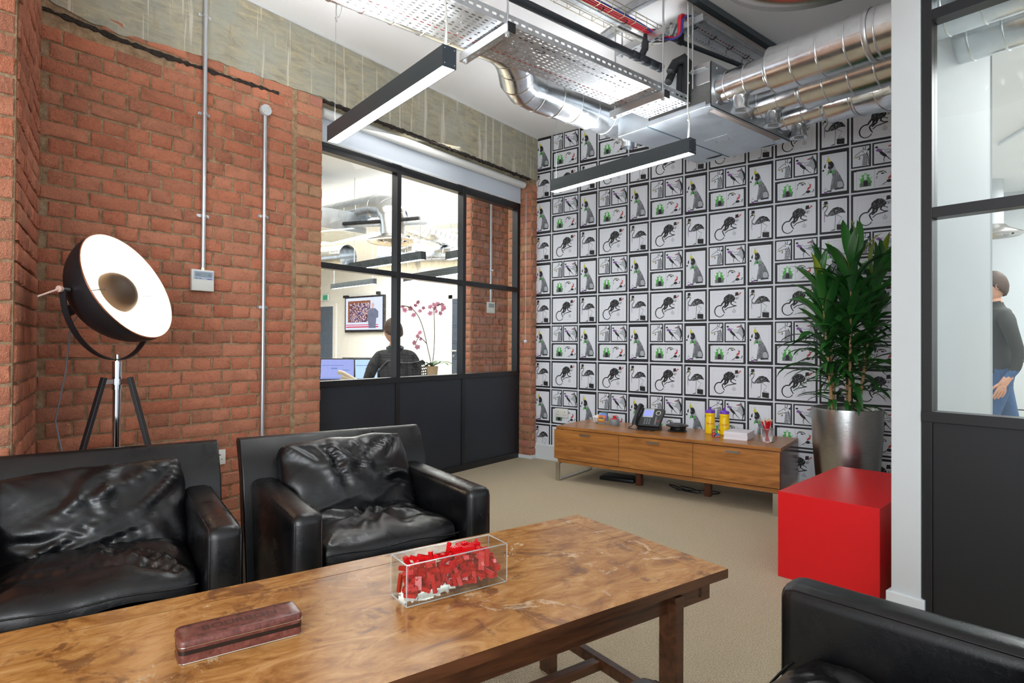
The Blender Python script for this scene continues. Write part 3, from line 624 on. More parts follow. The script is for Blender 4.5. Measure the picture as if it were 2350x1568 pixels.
# ------------------------------------------------------------------ armchairs
def sstep(a, b, x): t = max(0, min(1, (x - a) / (b - a))); return t * t * (3 - 2 * t)
def ridged(p, f):
    q = p * f; wv = V((noise.noise(q * .7 + V((3, 1, 7))), noise.noise(q * .7 + V((9, 5, 2))), 0)) * .9
    return (1 - abs(noise.noise(q + wv)) * 2.2)
def cushion(nx, ny, L, Wd, T, seed, tuft=None, puff=.03, wrinkle=.012, sag=0, freq=1.0):
    """pillow centred at origin: x length L, y width Wd, z thickness T; crumpled leather"""
    vs = []; fs = []; off = V((seed * 7.3, seed * 3.1, 0)); rows = []
    rr = random.Random(seed * 13 + 5); curves = []
    for q in range(9 if not tuft else 13):
        if tuft:
            an = 2 * pi * q / 13 + rr.uniform(-.2, .2); r0, r1 = rr.uniform(.04, .12), rr.uniform(.45, .95); A = (tuft[0] + r0 * cos(an), tuft[1] + r0 * sin(an)); C_ = (tuft[0] + r1 * cos(an), tuft[1] + r1 * sin(an))
        else:
            cs_ = rr.choice(((-1, -1), (-1, 1), (1, -1), (1, 1), (-1, .2), (-1, -.3), (.3, 1), (.2, -1))); A = (cs_[0] * .95 + rr.uniform(-.1, .1), cs_[1] * .95 + rr.uniform(-.1, .1)); C_ = (rr.uniform(-.45, .45), rr.uniform(-.7, .7))
        B = ((A[0] + C_[0]) / 2 + rr.uniform(-.3, .3), (A[1] + C_[1]) / 2 + rr.uniform(-.3, .3)); pts_ = []
        for i in range(13):
            u_ = i / 12; pts_.append(((1 - u_) ** 2 * A[0] + 2 * u_ * (1 - u_) * B[0] + u_ * u_ * C_[0], (1 - u_) ** 2 * A[1] + 2 * u_ * (1 - u_) * B[1] + u_ * u_ * C_[1], sin(pi * (.12 + .88 * u_)) ))
        curves.append((pts_, rr.uniform(.055, .11), rr.uniform(.5, 1.1) * (1 if rr.random() < .7 else -1)))
    def folds(s, t):
        z = 0
        for pts_, wd_, am in curves:
            bd = 9; bt = 0
            for a_x, a_y, tp in pts_:
                d = (s - a_x) ** 2 + (t - a_y) ** 2
                if d < bd: bd = d; bt = tp
            d = sqrt(bd) / wd_
            if d < 3: z += am * bt * exp(-d * d) - am * bt * .45 * exp(-(d - 1.6) ** 2)
        return z
    def pt(s, t, side):
        e = (1 - abs(s) ** 5) * (1 - abs(t) ** 5); edge = max(abs(s), abs(t))
        cx = 1 - .07 * (abs(t) ** 4) * 0 - .035 * (1 - abs(t) ** 2) * 0
        x = s * L / 2 * (1 - .05 * (1 - abs(t)) ** 2 * 0); y = t * Wd / 2
        # rounded corners
        k = 1 - .07 * (abs(s) * abs(t)) ** 4; x *= k; y *= k
        x += .006 * noise.noise(V((t * 3, seed, s))) ; y += .006 * noise.noise(V((s * 3, seed, t)))
        zz = T / 2 * (max(0, 1 - edge ** 8)) ** .35 + puff * (1 - s * s) * (1 - t * t) if True else 0
        p = V((x, y, 0)) * 4 * freq + off
        a = ridged(p, .9); b = ridged(p + V((0, 0, 4)), 2.1)
        fold = (max(0, a - .55) / .45) ** 2 * 1.0 + (max(0, b - .62) / .38) ** 2 * .45
        cor = sum(exp(-((abs(s) - 1) ** 2 + (abs(t) - 1) ** 2) / .12) for _ in (0,)) * (.5 + .5 * sin(atan2(1 - abs(t), 1.0001 - abs(s)) * 16 + seed))
        dz = wrinkle * (.30 * fold * e - .15 * e + .6 * cor * (1 - edge ** 6) + (folds(s, t) * (1 - edge ** 10) if side > 0 else 0) + .8 * noise.noise(V((s * 1.7, t * 1.7, seed))))
        if tuft:
            dx, dy = s - tuft[0], t - tuft[1]; r = sqrt(dx * dx + dy * dy); an = atan2(dy, dx)
            dz += -tuft[2] * exp(-r * r / .12) + wrinkle * .9 * exp(-r * r / .35) * sin(an * 7 + 3 * r + noise.noise(V((an * 2, r * 4, seed))) * 3)
        zz += sag * (s * s)
        return V((x, y, side * (zz + dz * (1 if side > 0 else .4))))
    for side in (1, -1):
        n_x, n_y = (nx, ny) if side > 0 else (nx, ny)
        base = len(vs)
        for i in range(n_x + 1):
            for j in range(n_y + 1):
                s = -1 + 2 * i / n_x; t = -1 + 2 * j / n_y
                s = math.copysign(1 - (1 - abs(s)) ** 1.15, s); t = math.copysign(1 - (1 - abs(t)) ** 1.15, t)
                vs.append(pt(s, t, side))
        for i in range(n_x):
            for j in range(n_y):
                a = base + i * (n_y + 1) + j; q = (a, a + n_y + 1, a + n_y + 2, a + 1); fs.append(q if side > 0 else q[::-1])
    m = MB().add(vs, fs); return m
def armchair(seed, label, loc, rz, tuft, cush_top=.45, wr=.016, low=0):
    t = thing('armchair', label, 'armchair', loc, rz, None)
    M = M_leather
    # local x forward; arms span y +-.37
    for s in (-1, 1):
        a = MB().box(-.30, .38, .265 * s if s > 0 else -.37, .37 * s if s > 0 else -.265, .035, .60, 0, .034)
        ao = obj('arm', a, M, t, smooth=50)
        sm = MB()
        for yy in ((.37, .265) if s > 0 else (-.37, -.265)):
            yo = yy - .010 * (1 if yy > 0 else -1) * (1 if abs(yy) > .3 else -1)
            sm.tube([(-.26, yo, .590), (.344, yo, .590), (.363, yo, .583), (.3695, yo, .565), (.370, yo, .07)], .0026, 6)
        obj('piping', sm, M_leather2, ao, smooth=60)
    prof = [(-.13, .12), (-.215, .50), (-.245, .62), (-.315, .742), (-.335, .752), (-.370, .750), (-.384, .735), (-.31, .60), (-.27, .40), (-.20, .12)]
    b = MB().prism(prof, -.400, .400)
    obj('backrest', b, M, t, bev=.014, seg=4)
    obj('seat_base', MB().box(-.20, .345, -.266, .266, .05, .335, 0, .012), M, t, smooth=50)
    for x in (-.24, .33):
        for y in (-.33, .33): obj('foot', MB().cyl((x, y, 0), (x, y, .045), .018, .022, 14), M_blackp, t, smooth=50)
    c = cushion(64, 58, .60, .535, .125, seed, tuft, .034, wr); c.xf(Matrix.Translation((.035, 0, .402)) @ Matrix.Rotation(radians(-2), 4, 'Y'))
    co = obj('seat_cushion', c, M_leather2, t, smooth=180)
    s_ = MB(); pts = [(.335, y, .438 + .004 * sin(y * 23)) for y in [-.25 + .5 * i / 16 for i in range(17)]]
    s_.tube(pts, .0028, 6); obj('seam', s_, M_leather2, co, smooth=60)
    c = cushion(60, 64, .38, .55, .13, seed + 20, None, .05, wr * 1.0, 0, .95); c.xf(Matrix.Translation((-.165, .0, .560 - low)) @ Matrix.Rotation(radians(62), 4, 'Y') @ Matrix.Rotation(radians(2), 4, 'Z'))
    obj('back_cushion', c, M_leather2, t, smooth=180)
    return t
armchair(1, 'black leather armchair in the middle, with its back to the black glazing panels', WT(2.53, -2.77), TA, (.0, .05, .030), wr=.017)
armchair(2, 'black leather armchair at the left under the floor lamp, with a plump creased seat cushion', WT(2.53, -3.645), TA, None, wr=.015, low=.028)
a_ = V((cos(radians(-9.8)), sin(radians(-9.8)), 0)); p_ = V((a_.y, -a_.x, 0))
O_ = V((3.124, -3.382, 0)); cR = O_ + p_ * .37 + a_ * .38
armchair(4, 'black leather armchair in the bottom right foreground beside the red cube', cR, radians(180 - 9.8), None, wr=.012)

# ------------------------------------------------------------------ coffee table (local x = u, y = v in the table frame; z up)
TZ = .50
tb = thing('coffee_table', 'long worn burl-wood coffee table with dark rosewood frame and legs', 'table', WT(3.431, -3.1), TA)
x0, x1, y0, y1 = 3.106 - 3.431, 3.756 - 3.431, -4.15 + 3.1, -2.144 + 3.1
bw = .075
obj('tabletop', MB().box(x0 + bw, x1 - bw, y0 + bw, y1 - bw, TZ - .022, TZ - .0006), M_burl, tb)
def edging(pts): return MB().poly(pts, (0, 0, TZ - .026), (1, 0, 0), (0, 1, 0), 0, .026)
for pts in ([(x0, y0), (x0 + bw, y0 + bw), (x0 + bw, y1 - bw), (x0, y1)], [(x1, y0), (x1, y1), (x1 - bw, y1 - bw), (x1 - bw, y0 + bw)],
            [(x0, y1), (x0 + bw, y1 - bw), (x1 - bw, y1 - bw), (x1, y1)], [(x0, y0), (x1, y0), (x1 - bw, y0 + bw), (x0 + bw, y0 + bw)]):
    e = edging(pts); o = obj('edging_board', e, [M_burl_edge, M_rose], tb)
    for p in o.data.polygons: p.material_index = 0 if p.normal.z > .5 else 1
xi0, xi1 = x0 + .045, x1 - .045
obj('apron', MB().box(xi1 - .022, xi1, y0 + .03, y1 - .022, .405, .474), M_rose, tb, bev=.002)
obj('apron', MB().box(xi0, xi0 + .022, y0 + .03, y1 - .022, .405, .474), M_rose, tb, bev=.002)
obj('apron', MB().box(xi0, xi1, y1 - .075, y1 - .053, .415, .474), M_rose, tb, bev=.002)
obj('apron', MB().box(xi0, xi1, y0 + .06, y0 + .082, .415, .474), M_rose, tb, bev=.002)
for yy in (y1 - .19, y0 + .19):
    for s in (0, 1):
        a, b = ((xi1 - .03, xi1 + .031) if s else (xi0 - .012, xi0 + .05))
        obj('leg', MB().box(a, b, yy - .016, yy + .016, 0, .458 if s else .458), M_rose, tb, bev=.003)
    obj('cross_stretcher', MB().box(xi0 + .05, xi1 - .03, yy - .014, yy + .014, .13, .165), M_rose, tb, bev=.003)
obj('long_stretcher', MB().box(-.016, .016, y0 + .20, y1 - .20, .13, .16), M_rose, tb, bev=.003)

# glass trough and toy bricks --------------------------------------------------
M_thick = bpy.data.materials.new('thick_glass'); M_thick.use_nodes = True
_nt = M_thick.node_tree; _nt.nodes.clear()
_t = N(_nt, 'ShaderNodeBsdfTransparent'); _t.inputs[0].default_value = (.95, .975, .97, 1); _g = N(_nt, 'ShaderNodeBsdfGlossy'); _g.inputs['Roughness'].default_value = .01
_l = N(_nt, 'ShaderNodeLayerWeight', Blend=.32); _x = N(_nt, 'ShaderNodeMixShader'); _o = N(_nt, 'ShaderNodeOutputMaterial')
_r = ramp(_nt, [(0, (.06, .06, .06)), (.5, (.14, .14, .14)), (1, (.9, .9, .9))], _l.outputs['Facing'])
_nt.links.new(_r.outputs[0], _x.inputs[0]); _nt.links.new(_t.outputs[0], _x.inputs[1]); _nt.links.new(_g.outputs[0], _x.inputs[2]); _nt.links.new(_x.outputs[0], _o.inputs[0])
tl, tw, th = .295, .095, .104
tr = thing('glass_trough', 'clear rectangular glass trough filled with red toy bricks on the coffee table', 'vase', WT(3.441, -2.875, TZ), TA)
def shell(L, Wd, H, t, bt, c):
    def ring(l, wd, z, cc): return [(x * (l / 2) - (cc if x > 0 else -cc) * (1 if k in (1,) else 0), 0, 0) for x, k in ()]
    def rr(l, wd, z, cc): 
        a, b = l / 2, wd / 2; return [(a - cc, b, z), (-a + cc, b, z), (-a, b - cc, z), (-a, -b + cc, z), (-a + cc, -b, z), (a - cc, -b, z), (a, -b + cc, z), (a, b - cc, z)]
    R = [rr(Wd - .012, L - .012, 0, c), rr(Wd, L, .008, c), rr(Wd, L, H, c), rr(Wd - 2 * t, L - 2 * t, H, c * .6), rr(Wd - 2 * t, L - 2 * t, bt, c * .6)]
    vs = [p for r_ in R for p in r_]; fs = [tuple(range(8))]
    for i in range(4): fs += [(i * 8 + k, i * 8 + (k + 1) % 8, (i + 1) * 8 + (k + 1) % 8, (i + 1) * 8 + k) for k in range(8)]
    fs.append(tuple(32 + k for k in range(8))); return MB().add(vs, fs)
obj('glass_wall', shell(tl, tw, th, .0045, .013, .005), M_thick, tr, smooth=30)
obj('rim', MB().tube([(-tw / 2 + .002, -tl / 2 + .002, th), (tw / 2 - .002, -tl / 2 + .002, th), (tw / 2 - .002, tl / 2 - .002, th), (-tw / 2 + .002, tl / 2 - .002, th), (-tw / 2 + .002, -tl / 2 + .002, th)], .0018, 6),
    plain('glass_rim', (.66, .72, .72, 1), .08, 0, Alpha=.4), tr, smooth=60)
ed = MB()
for x in (-1, 1):
    for y in (-1, 1): ed.tube([(x * (tw / 2 - .0012), y * (tl / 2 - .0012), .006), (x * (tw / 2 - .0012), y * (tl / 2 - .0012), th)], .0012, 6)
q_ = [(-tw / 2 + .003, -tl / 2 + .003, .003), (tw / 2 - .003, -tl / 2 + .003, .003), (tw / 2 - .003, tl / 2 - .003, .003), (-tw / 2 + .003, tl / 2 - .003, .003)]
ed.tube(q_ + [q_[0]], .0014, 6); obj('glass_edge', ed, plain('glass_rim', (.62, .68, .68, 1)), tr, smooth=60)
def toy(nx, ny, h=.0096):
    m = MB(); p = .008; L, W_ = nx * p - .0002, ny * p - .0002
    m.add([(x * L / 2, y * W_ / 2, z) for z in (0, h) for x, y in ((-1, -1), (1, -1), (1, 1), (-1, 1))], [(4, 5, 6, 7), (0, 1, 5, 4), (1, 2, 6, 5), (2, 3, 7, 6), (3, 0, 4, 7)])
    m.add([(x * (L / 2 - .0014), y * (W_ / 2 - .0014), z) for z in (0, h - .0012) for x, y in ((-1, -1), (1, -1), (1, 1), (-1, 1))], [(4, 7, 6, 5), (0, 4, 5, 1), (1, 5, 6, 2), (2, 6, 7, 3), (3, 7, 4, 0)])
    m.add([(x * L / 2, y * W_ / 2, 0) for x, y in ((-1, -1), (1, -1), (1, 1), (-1, 1))] + [(x * (L / 2 - .0014), y * (W_ / 2 - .0014), 0) for x, y in ((-1, -1), (1, -1), (1, 1), (-1, 1))], [(i, (i + 1) % 4, (i + 1) % 4 + 4, i + 4) for i in range(4)])
    for i in range(nx):
        for j in range(ny): m.cyl(((i - (nx - 1) / 2) * p, (j - (ny - 1) / 2) * p, h - .0001), ((i - (nx - 1) / 2) * p, (j - (ny - 1) / 2) * p, h + .0017), .0024, n=8)
    if ny > 1:
        for i in range(nx - 1): m.lathe([(.0033, h - .001), (.0033, .0002), (.0024, .0002), (.0024, h - .001)], 8, c=((i - (nx - 2) / 2) * p, 0, 0))
    return m.mesh('toy_brick', [M_toy], 40, recalc=False)
TOY = [toy(2, 2), toy(2, 4), toy(2, 3), toy(1, 4), toy(1, 6), toy(2, 6), toy(1, 2), toy(2, 4)]; TL = [(.016, .016), (.016, .032), (.016, .024), (.008, .032), (.008, .048), (.016, .048), (.008, .016), (.016, .032)]
r = random.Random(11); placed = 0
layers = [(.014, 34), (.026, 34), (.039, 34), (.053, 32), (.067, 26), (.080, 14)]
MT = Matrix.Translation(WT(3.441, -2.875, TZ)) @ Matrix.Rotation(TA, 4, 'Z')
for z, cnt in layers:
    for i in range(cnt):
        k = r.randrange(8); a, b = TL[k]; rad = sqrt(a * a + b * b) / 2
        yy = -tl / 2 + .010 + (i + r.uniform(.3, .7)) / cnt * (tl - .020); xx = r.uniform(-1, 1) * (tw / 2 - .018)
        if z > .06 and (yy > .115 or abs(yy) < .0 ): continue
        rot = Matrix.Rotation(r.uniform(0, pi), 4, 'Z') @ Matrix.Rotation(r.choice((0, pi / 2, -pi / 2, pi)) + r.uniform(-.45, .45), 4, 'X') @ Matrix.Rotation(r.uniform(-.5, .5), 4, 'Y')
        # keep the rotated footprint inside the glass
        me = TOY[k]; ex = [rot @ v.co for v in me.vertices]; mx = max(abs(e.x) for e in ex); my = max(abs(e.y) for e in ex); lo = min(e.z for e in ex)
        xx = max(-tw / 2 + .0055 + mx, min(tw / 2 - .0055 - mx, xx)); yy = max(-tl / 2 + .0055 + my, min(tl / 2 - .0055 - my, yy))
        zz = max(z + r.uniform(0, .008), .0135 - lo)
        o = link('toy_brick', me); o.matrix_world = MT @ Matrix.Translation((xx, yy, zz)) @ rot
        tag(o, 'red plastic toy brick in the jumbled pile inside the glass trough', 'toy brick', 'red toy bricks in the glass trough'); placed += 1
def tw_(k, x, y, z, rz, rx=0, ry=0, lab='red'):
    o = link('toy_brick', TOY[k]); o.matrix_world = MT @ Matrix.Translation((x, y, z)) @ Matrix.Rotation(rz, 4, 'Z') @ Matrix.Rotation(rx, 4, 'X') @ Matrix.Rotation(ry, 4, 'Y')
    tag(o, lab, 'toy brick', 'toy bricks on top of the pile')
for i in range(4): tw_(5 if i % 2 else 4, -.012 + .004 * i, -.085 + .020 * i, .094 + .003 * (i % 2), .15 * i - .1, 2.7 + .1 * i, 0, 'long red toy brick slanted on top of the pile, nearest the tin')
for i in range(3):
    for j in range(3): tw_(1, -.018 + .017 * i, .018 + .033 * j * .8, .088 + .0097 * ((i + j) % 2), .05, 0, 0, 'red toy brick, studs up, in the level block on top of the pile')

# biscuit tin --------------------------------------------------------------------
def mat_tin():
    m, nt, b = nodes('printed_biscuit_tin'); v = mapping(nt); n = noi(nt, v, 60, 5, .7); n2 = noi(nt, v, 14, 4, .6); n3 = noi(nt, v, 160, 3, .7)
    r = ramp(nt, [(.3, srgb(72, 36, 30)), (.55, srgb(112, 62, 54)), (.75, srgb(138, 86, 76))], n)
    c = mix(nt, r.outputs[0], srgb(44, 22, 18), ramp(nt, [(.6, (0, 0, 0)), (.72, (.7, .7, .7))], n3).outputs[0])
    c = mix(nt, c, srgb(150, 112, 116), ramp(nt, [(.62, (0, 0, 0)), (.7, (.4, .4, .4))], n2).outputs[0])
    nt.links.new(c, b.inputs['Base Color']); b.inputs['Roughness'].default_value = .3; return m
M_tin = mat_tin(); M_tind = plain('cream_filling_print', srgb(34, 20, 16), .35, var=.3, vs=50)  # second material: dark printed band around the tin body
M_tinrim = plain('rolled_tin_rim', (.7, .68, .62, 1), .2, 1)
tn = thing('biscuit_tin', 'long brown biscuit-print tin with embossed lid on the coffee table', 'tin', WT(3.4345, -3.3835, TZ), TA)
L_, W2, H2 = .240, .080, .047
def rrect(a, b, c, n=5):
    out = []
    for cx, cy, a0 in ((a - c, b - c, 0), (-a + c, b - c, 90), (-a + c, -b + c, 180), (a - c, -b + c, 270)):
        out += [(cx + c * cos(radians(a0 + 90 * i / n)), cy + c * sin(radians(a0 + 90 * i / n))) for i in range(n + 1)]
    return out
def rings(specs, cap0=True, cap1=True):
    m = MB(); n = len(rrect(1, 1, .1)); vs = []; fs = []
    for a, b, c, z in specs: vs += [(x, y, z) for x, y in rrect(a, b, c)]
    for i in range(len(specs) - 1): fs += [(i * n + k, i * n + (k + 1) % n, (i + 1) * n + (k + 1) % n, (i + 1) * n + k) for k in range(n)]
    if cap0: fs.append(tuple(range(n - 1, -1, -1)))
    if cap1: fs.append(tuple((len(specs) - 1) * n + k for k in range(n)))
    return m.add(vs, fs)
obj('tin_body', rings([(W2 / 2, L_ / 2, .012, .001), (W2 / 2, L_ / 2, .012, .033)]), M_tin, tn, smooth=40)
obj('printed_band', rings([(W2 / 2 + .0003, L_ / 2 + .0003, .012, .018), (W2 / 2 + .0003, L_ / 2 + .0003, .012, .0265)], False, False), M_tind, tn, smooth=40)
ld = obj('tin_lid', rings([(W2 / 2 + .001, L_ / 2 + .001, .013, .0335), (W2 / 2 + .001, L_ / 2 + .001, .013, .0425), (W2 / 2 - .001, L_ / 2 - .001, .012, .0455), (W2 / 2 - .0035, L_ / 2 - .0035, .010, .047), (W2 / 2 - .02, L_ / 2 - .02, .008, .047)]), M_tin, tn, smooth=60)
def loop(a, b, c, z, rr): p = [(x, y, z) for x, y in rrect(a, b, c, 6)]; return MB().tube(p + [p[0]], rr, 6)
obj('tin_rim', loop(W2 / 2 + .001, L_ / 2 + .001, .013, .0335, .0011), M_tinrim, tn, smooth=60); obj('tin_rim', loop(W2 / 2, L_ / 2, .012, .0012, .0012), M_tinrim, tn, smooth=60)
M_emb = plain('embossed_dark', srgb(58, 30, 26), .45)
obj('embossed_lettering', text_mb('BOURBON', .031, (.0, .0, .0471), (0, 1, 0), (-1, 0, 0), .0002), M_emb, ld, recalc=False)
dk = MB()
for x, ys in ((-.027, (-.095, -.04, -.0, .04, .078)), (.027, (-.078, -.035, .0, .035, .095))):
    for y in ys: dk.poly(ell(x, y, .0035, .0052, 10), (0, 0, .0472), (1, 0, 0), (0, 1, 0))
obj('docker_hole', dk, M_emb, ld, recalc=False)['kind'] = 'stuff'

# red cube -----------------------------------------------------------------------
cb = MB().box(0, .443, 0, .90, 0, .42); cbo = obj('red_cube', cb, M_red, bev=.002); cbo.location = (2.705, -1.775, 0); cbo.rotation_euler = (0, 0, CA)
tag(cbo, 'plain bright red box plinth standing between the white column and the sideboard', 'plinth')

# sideboard ----------------------------------------------------------------------
SB = thing('sideboard', 'long low walnut sideboard with three drawers against the wallpapered wall', 'sideboard', (.697, -.712, 0), radians(.92))
SW, SD, ST = 1.765, .575, .456
obj('sideboard_top', MB().box(.004, SW, .010, SD, .432, ST), M_teak, SB, bev=.0015)
obj('side_panel', MB().box(.004, .024, .012, SD, .18, .432), M_teak_s, SB, bev=.001); obj('side_panel', MB().box(SW - .022, SW, .012, SD, .18, .432), M_teak_s, SB, bev=.001)
obj('carcass', MB().box(.024, SW - .022, .022, SD, .185, .432), M_rose, SB); obj('plinth_rail', MB().box(.015, SW - .004, .020, .05, .15, .178).box(.015, .04, .05, SD - .01, .15, .178).box(SW - .03, SW - .004, .05, SD - .01, .15, .178), M_teak, SB, bev=.001)
for i, (a, b) in enumerate(((-.008, .585), (.588, 1.174), (1.177, SW - .003))):
    d = obj('drawer_front', MB().box(a, b, -.002, .020, .186, .428), M_teak, SB, bev=.0012)
    hx = (.29, .874, 1.462)[i]
    obj('drawer_handle', MB().box(hx - .046, hx + .046, -.022, -.002, .400, .409).box(hx - .046, hx + .046, -.022, -.019, .395, .409), M_steel, d, bev=.0008)
for xa in (.006, SW - .048):
    lg = MB().box(xa, xa + .037, .0, .012, 0, .15).box(xa, xa + .037, SD - .02, SD - .008, 0, .15).box(xa, xa + .037, .012, SD - .02, 0, .010).box(xa, xa + .037, .012, SD - .02, .142, .150)
    obj('sled_leg', lg, M_steel, SB, bev=.001)
for xa in (.62, 1.18): obj('centre_foot', MB().box(xa, xa + .045, .24, .285, 0, .15), M_teak_s, SB, bev=.002)
o = obj('flat_case', MB().box(0, .30, 0, .20, 0, .03, 0, .006), M_blackp, smooth=40); o.location = (.98, -.46, 0); o.rotation_euler = (0, 0, radians(6)); tag(o, 'flat dark case lying on the carpet in the shadow under the sideboard', 'case')
o = obj('power_lead', MB().tube([(1.62 + .18 * sin(i * .55) + .01 * i, -.35 + .07 * cos(i * .8), .006) for i in range(22)], .004, 6), M_blackp, smooth=60); tag(o, 'loose black lead on the carpet under the middle of the sideboard', 'cable')

def onsb(x, y): return V((x, y, ST))
# tea sachets in a wire-rimmed glass bowl
bl = thing('glass_bowl', 'small clear round bowl with tea sachets at the left end of the sideboard', 'bowl', onsb(.935, -.345))
obj('bowl_wall', MB().lathe([(.0, .001), (.045, .001), (.060, .02), (.068, .055), (.066, .055), (.058, .022), (.043, .005), (0, .005)], 28), M_thick, bl, smooth=60)
obj('bowl_rim', MB().tube([(.067 * cos(a), .067 * sin(a), .055) for a in [2 * pi * i / 28 for i in range(29)]], .0015, 5), M_steel, bl, smooth=60)
SCOL = [('orange', (236, 138, 30), -.024, .0, .075), ('purple', (150, 104, 190), -.008, .01, .080), ('blue', (92, 160, 214), .006, .0, .092), ('dark grey', (62, 74, 78), .022, .004, .105), ('white', (226, 226, 222), -.012, -.042, .075)]
for nm, c, dy, dx, zz in SCOL:
    s = MB().box(-.030, .030, -.0025, .0025, 0, .056, 0, .0015); o = obj('tea_sachet', s, plain('sachet_' + nm.replace(' ', '_'), srgb(*c), .4, var=.05), smooth=40)
    o.location = onsb(.945 + dx, -.345 + dy) + V((0, 0, zz - .056)); o.rotation_euler = (radians(-8), radians(4 if nm != 'white' else -18), radians(28))
    if nm == 'orange':
        p = MB().box(-.020, .018, -.0031, -.0027, .026, .040).box(-.022, .020, -.0031, -.0027, .047, .051); obj('printed_label', p, plain('sachet_label', srgb(70, 60, 40), .5), o)
        obj('printed_label', MB().box(-.022, .020, -.0030, -.0026, .014, .023), plain('sachet_yellow', srgb(232, 208, 90), .5), o)
    tag(o, f'{nm} tea sachet standing in the small glass bowl', 'sachet')
tp = thing('tape_dispenser', 'small grey round pot with a red spool-shaped knob on the sideboard', 'pot', onsb(1.055, -.335))
obj('pot_body', MB().lathe([(0, 0), (.041, 0), (.043, .004), (.043, .046), (.040, .050), (.0, .050)], 32), plain('mid_grey_plastic', srgb(122, 130, 134), .45), tp, smooth=40)
obj('spool_knob', MB().lathe([(.036, .050), (.034, .054), (.012, .056), (.009, .062), (.010, .068), (.018, .074), (.017, .078), (0, .078)], 28), plain('bright_red_plastic', srgb(214, 30, 36), .35), tp, smooth=50)
# desk phone
ph = thing('desk_phone', 'black office desk phone with a lit screen and coiled cord on the sideboard', 'telephone', onsb(1.395, -.40), radians(6))
tl_ = Matrix.Rotation(radians(52), 4, 'X')
MPH = Matrix.Translation((0, -.045, .022)) @ tl_
hs = MB().poly([(-.085, 0), (.105, 0), (.128, .155), (.118, .168), (-.062, .168), (-.092, .02)], (0, 0, 0), (1, 0, 0), (0, 1, 0), 0, .022)
body = obj('phone_body', hs.xf(MPH), M_blackp, ph, bev=.005, seg=3)
obj('phone_stand', MB().poly([(-.05, 0), (.075, 0), (.02, .115), (.0, .115)], (.09, 0, 0), (0, 1, 0), (0, 0, 1), 0, -.16) if False else MB().box(-.075, .095, -.045, .06, 0, .03).box(-.06, .09, .02, .05, .03, .10), M_blackp, ph, bev=.006, seg=3)
sc_ = obj('screen_bezel', MB().box(-.045, .040, .080, .162, .022, .0245).xf(MPH), plain('silver_bezel', srgb(178, 184, 188), .35), ph, bev=.001)
obj('phone_screen', MB().box(-.036, .031, .092, .145, .0245, .0252).xf(MPH), emit('phone_screen_glow', srgb(150, 158, 236), .9), sc_)
rg = MB().lathe([(.019, 0), (.021, .0018), (.017, .0018), (.016, 0)], 24, c=(.078, .125, .022)); obj('navigation_ring', rg.xf(MPH), M_steel, ph, smooth=50)
ky = MB()
for i in range(3):
    for j in range(4): ky.box(-.026 + i * .020, -.014 + i * .020, .018 + j * .014, .026 + j * .014, .022, .0236)
for j in range(7): ky.box(.062, .074, .018 + j * .011, .025 + j * .011, .022, .0236)
obj('keypad', ky.xf(MPH), plain('key_print', srgb(120, 124, 130), .5), ph); obj('red_key', MB().box(.080, .094, .046, .054, .022, .024).xf(MPH), plain('bright_red_plastic', srgb(214, 30, 36)), ph)
hp = [(-.092, -.004, .030), (-.092, .02, .044), (-.086, .08, .050), (-.078, .14, .048), (-.074, .178, .034)]
hd = MB().tube(hp, [.024, .021, .018, .021, .025], 12, miter=False); obj('handset', hd.xf(MPH), M_blackp, ph, smooth=60)
cd = MB(); P_ = []
cpts = [V((-.115, -.045, .03)), V((-.14, -.08, .010)), V((-.09, -.115, .009)), (V((0, -.125, .009))), V((.07, -.118, .009)), V((.075, -.095, .009)), V((.0, -.095, .009)), V((-.06, -.085, .012)), V((-.08, -.05, .015))]
for i in range(len(cpts) - 1):
    for q in range(18): P_.append(cpts[i].lerp(cpts[i + 1], q / 18))
cd.tube([p + V((0, cos(i * 1.6) * .005, sin(i * 1.6) * .005)) for i, p in enumerate(P_)], .0022, 5); obj('coiled_cord', cd, M_blackp, ph, smooth=60)
# black round gadget with wrapped cable
cf = thing('conference_puck', 'dark round cable-wrapped conference speaker on the sideboard between phone and bottles', 'speaker', onsb(1.615, -.345))
M_dbr = plain('dark_bronze_plastic', srgb(46, 42, 40), .35)
obj('upper_disc', MB().lathe([(0, .056), (.030, .056), (.038, .060), (.055, .059), (.086, .050), (.088, .044), (.078, .038), (.04, .034), (0, .034)], 40), M_dbr, cf, smooth=40)
obj('lower_disc', MB().lathe([(0, .0), (.07, .0), (.078, .004), (.070, .010), (0, .010)], 36), M_dbr, cf, smooth=40)
w_ = MB(); w_.tube([((.058 + .008 * sin(i * .37)) * cos(i * .35), (.058 + .008 * sin(i * .37)) * sin(i * .35), .012 + .02 * ((i * .013) % 1)) for i in range(76)], .0032, 6); obj('wrapped_cable', w_, M_blackp, cf, smooth=60)
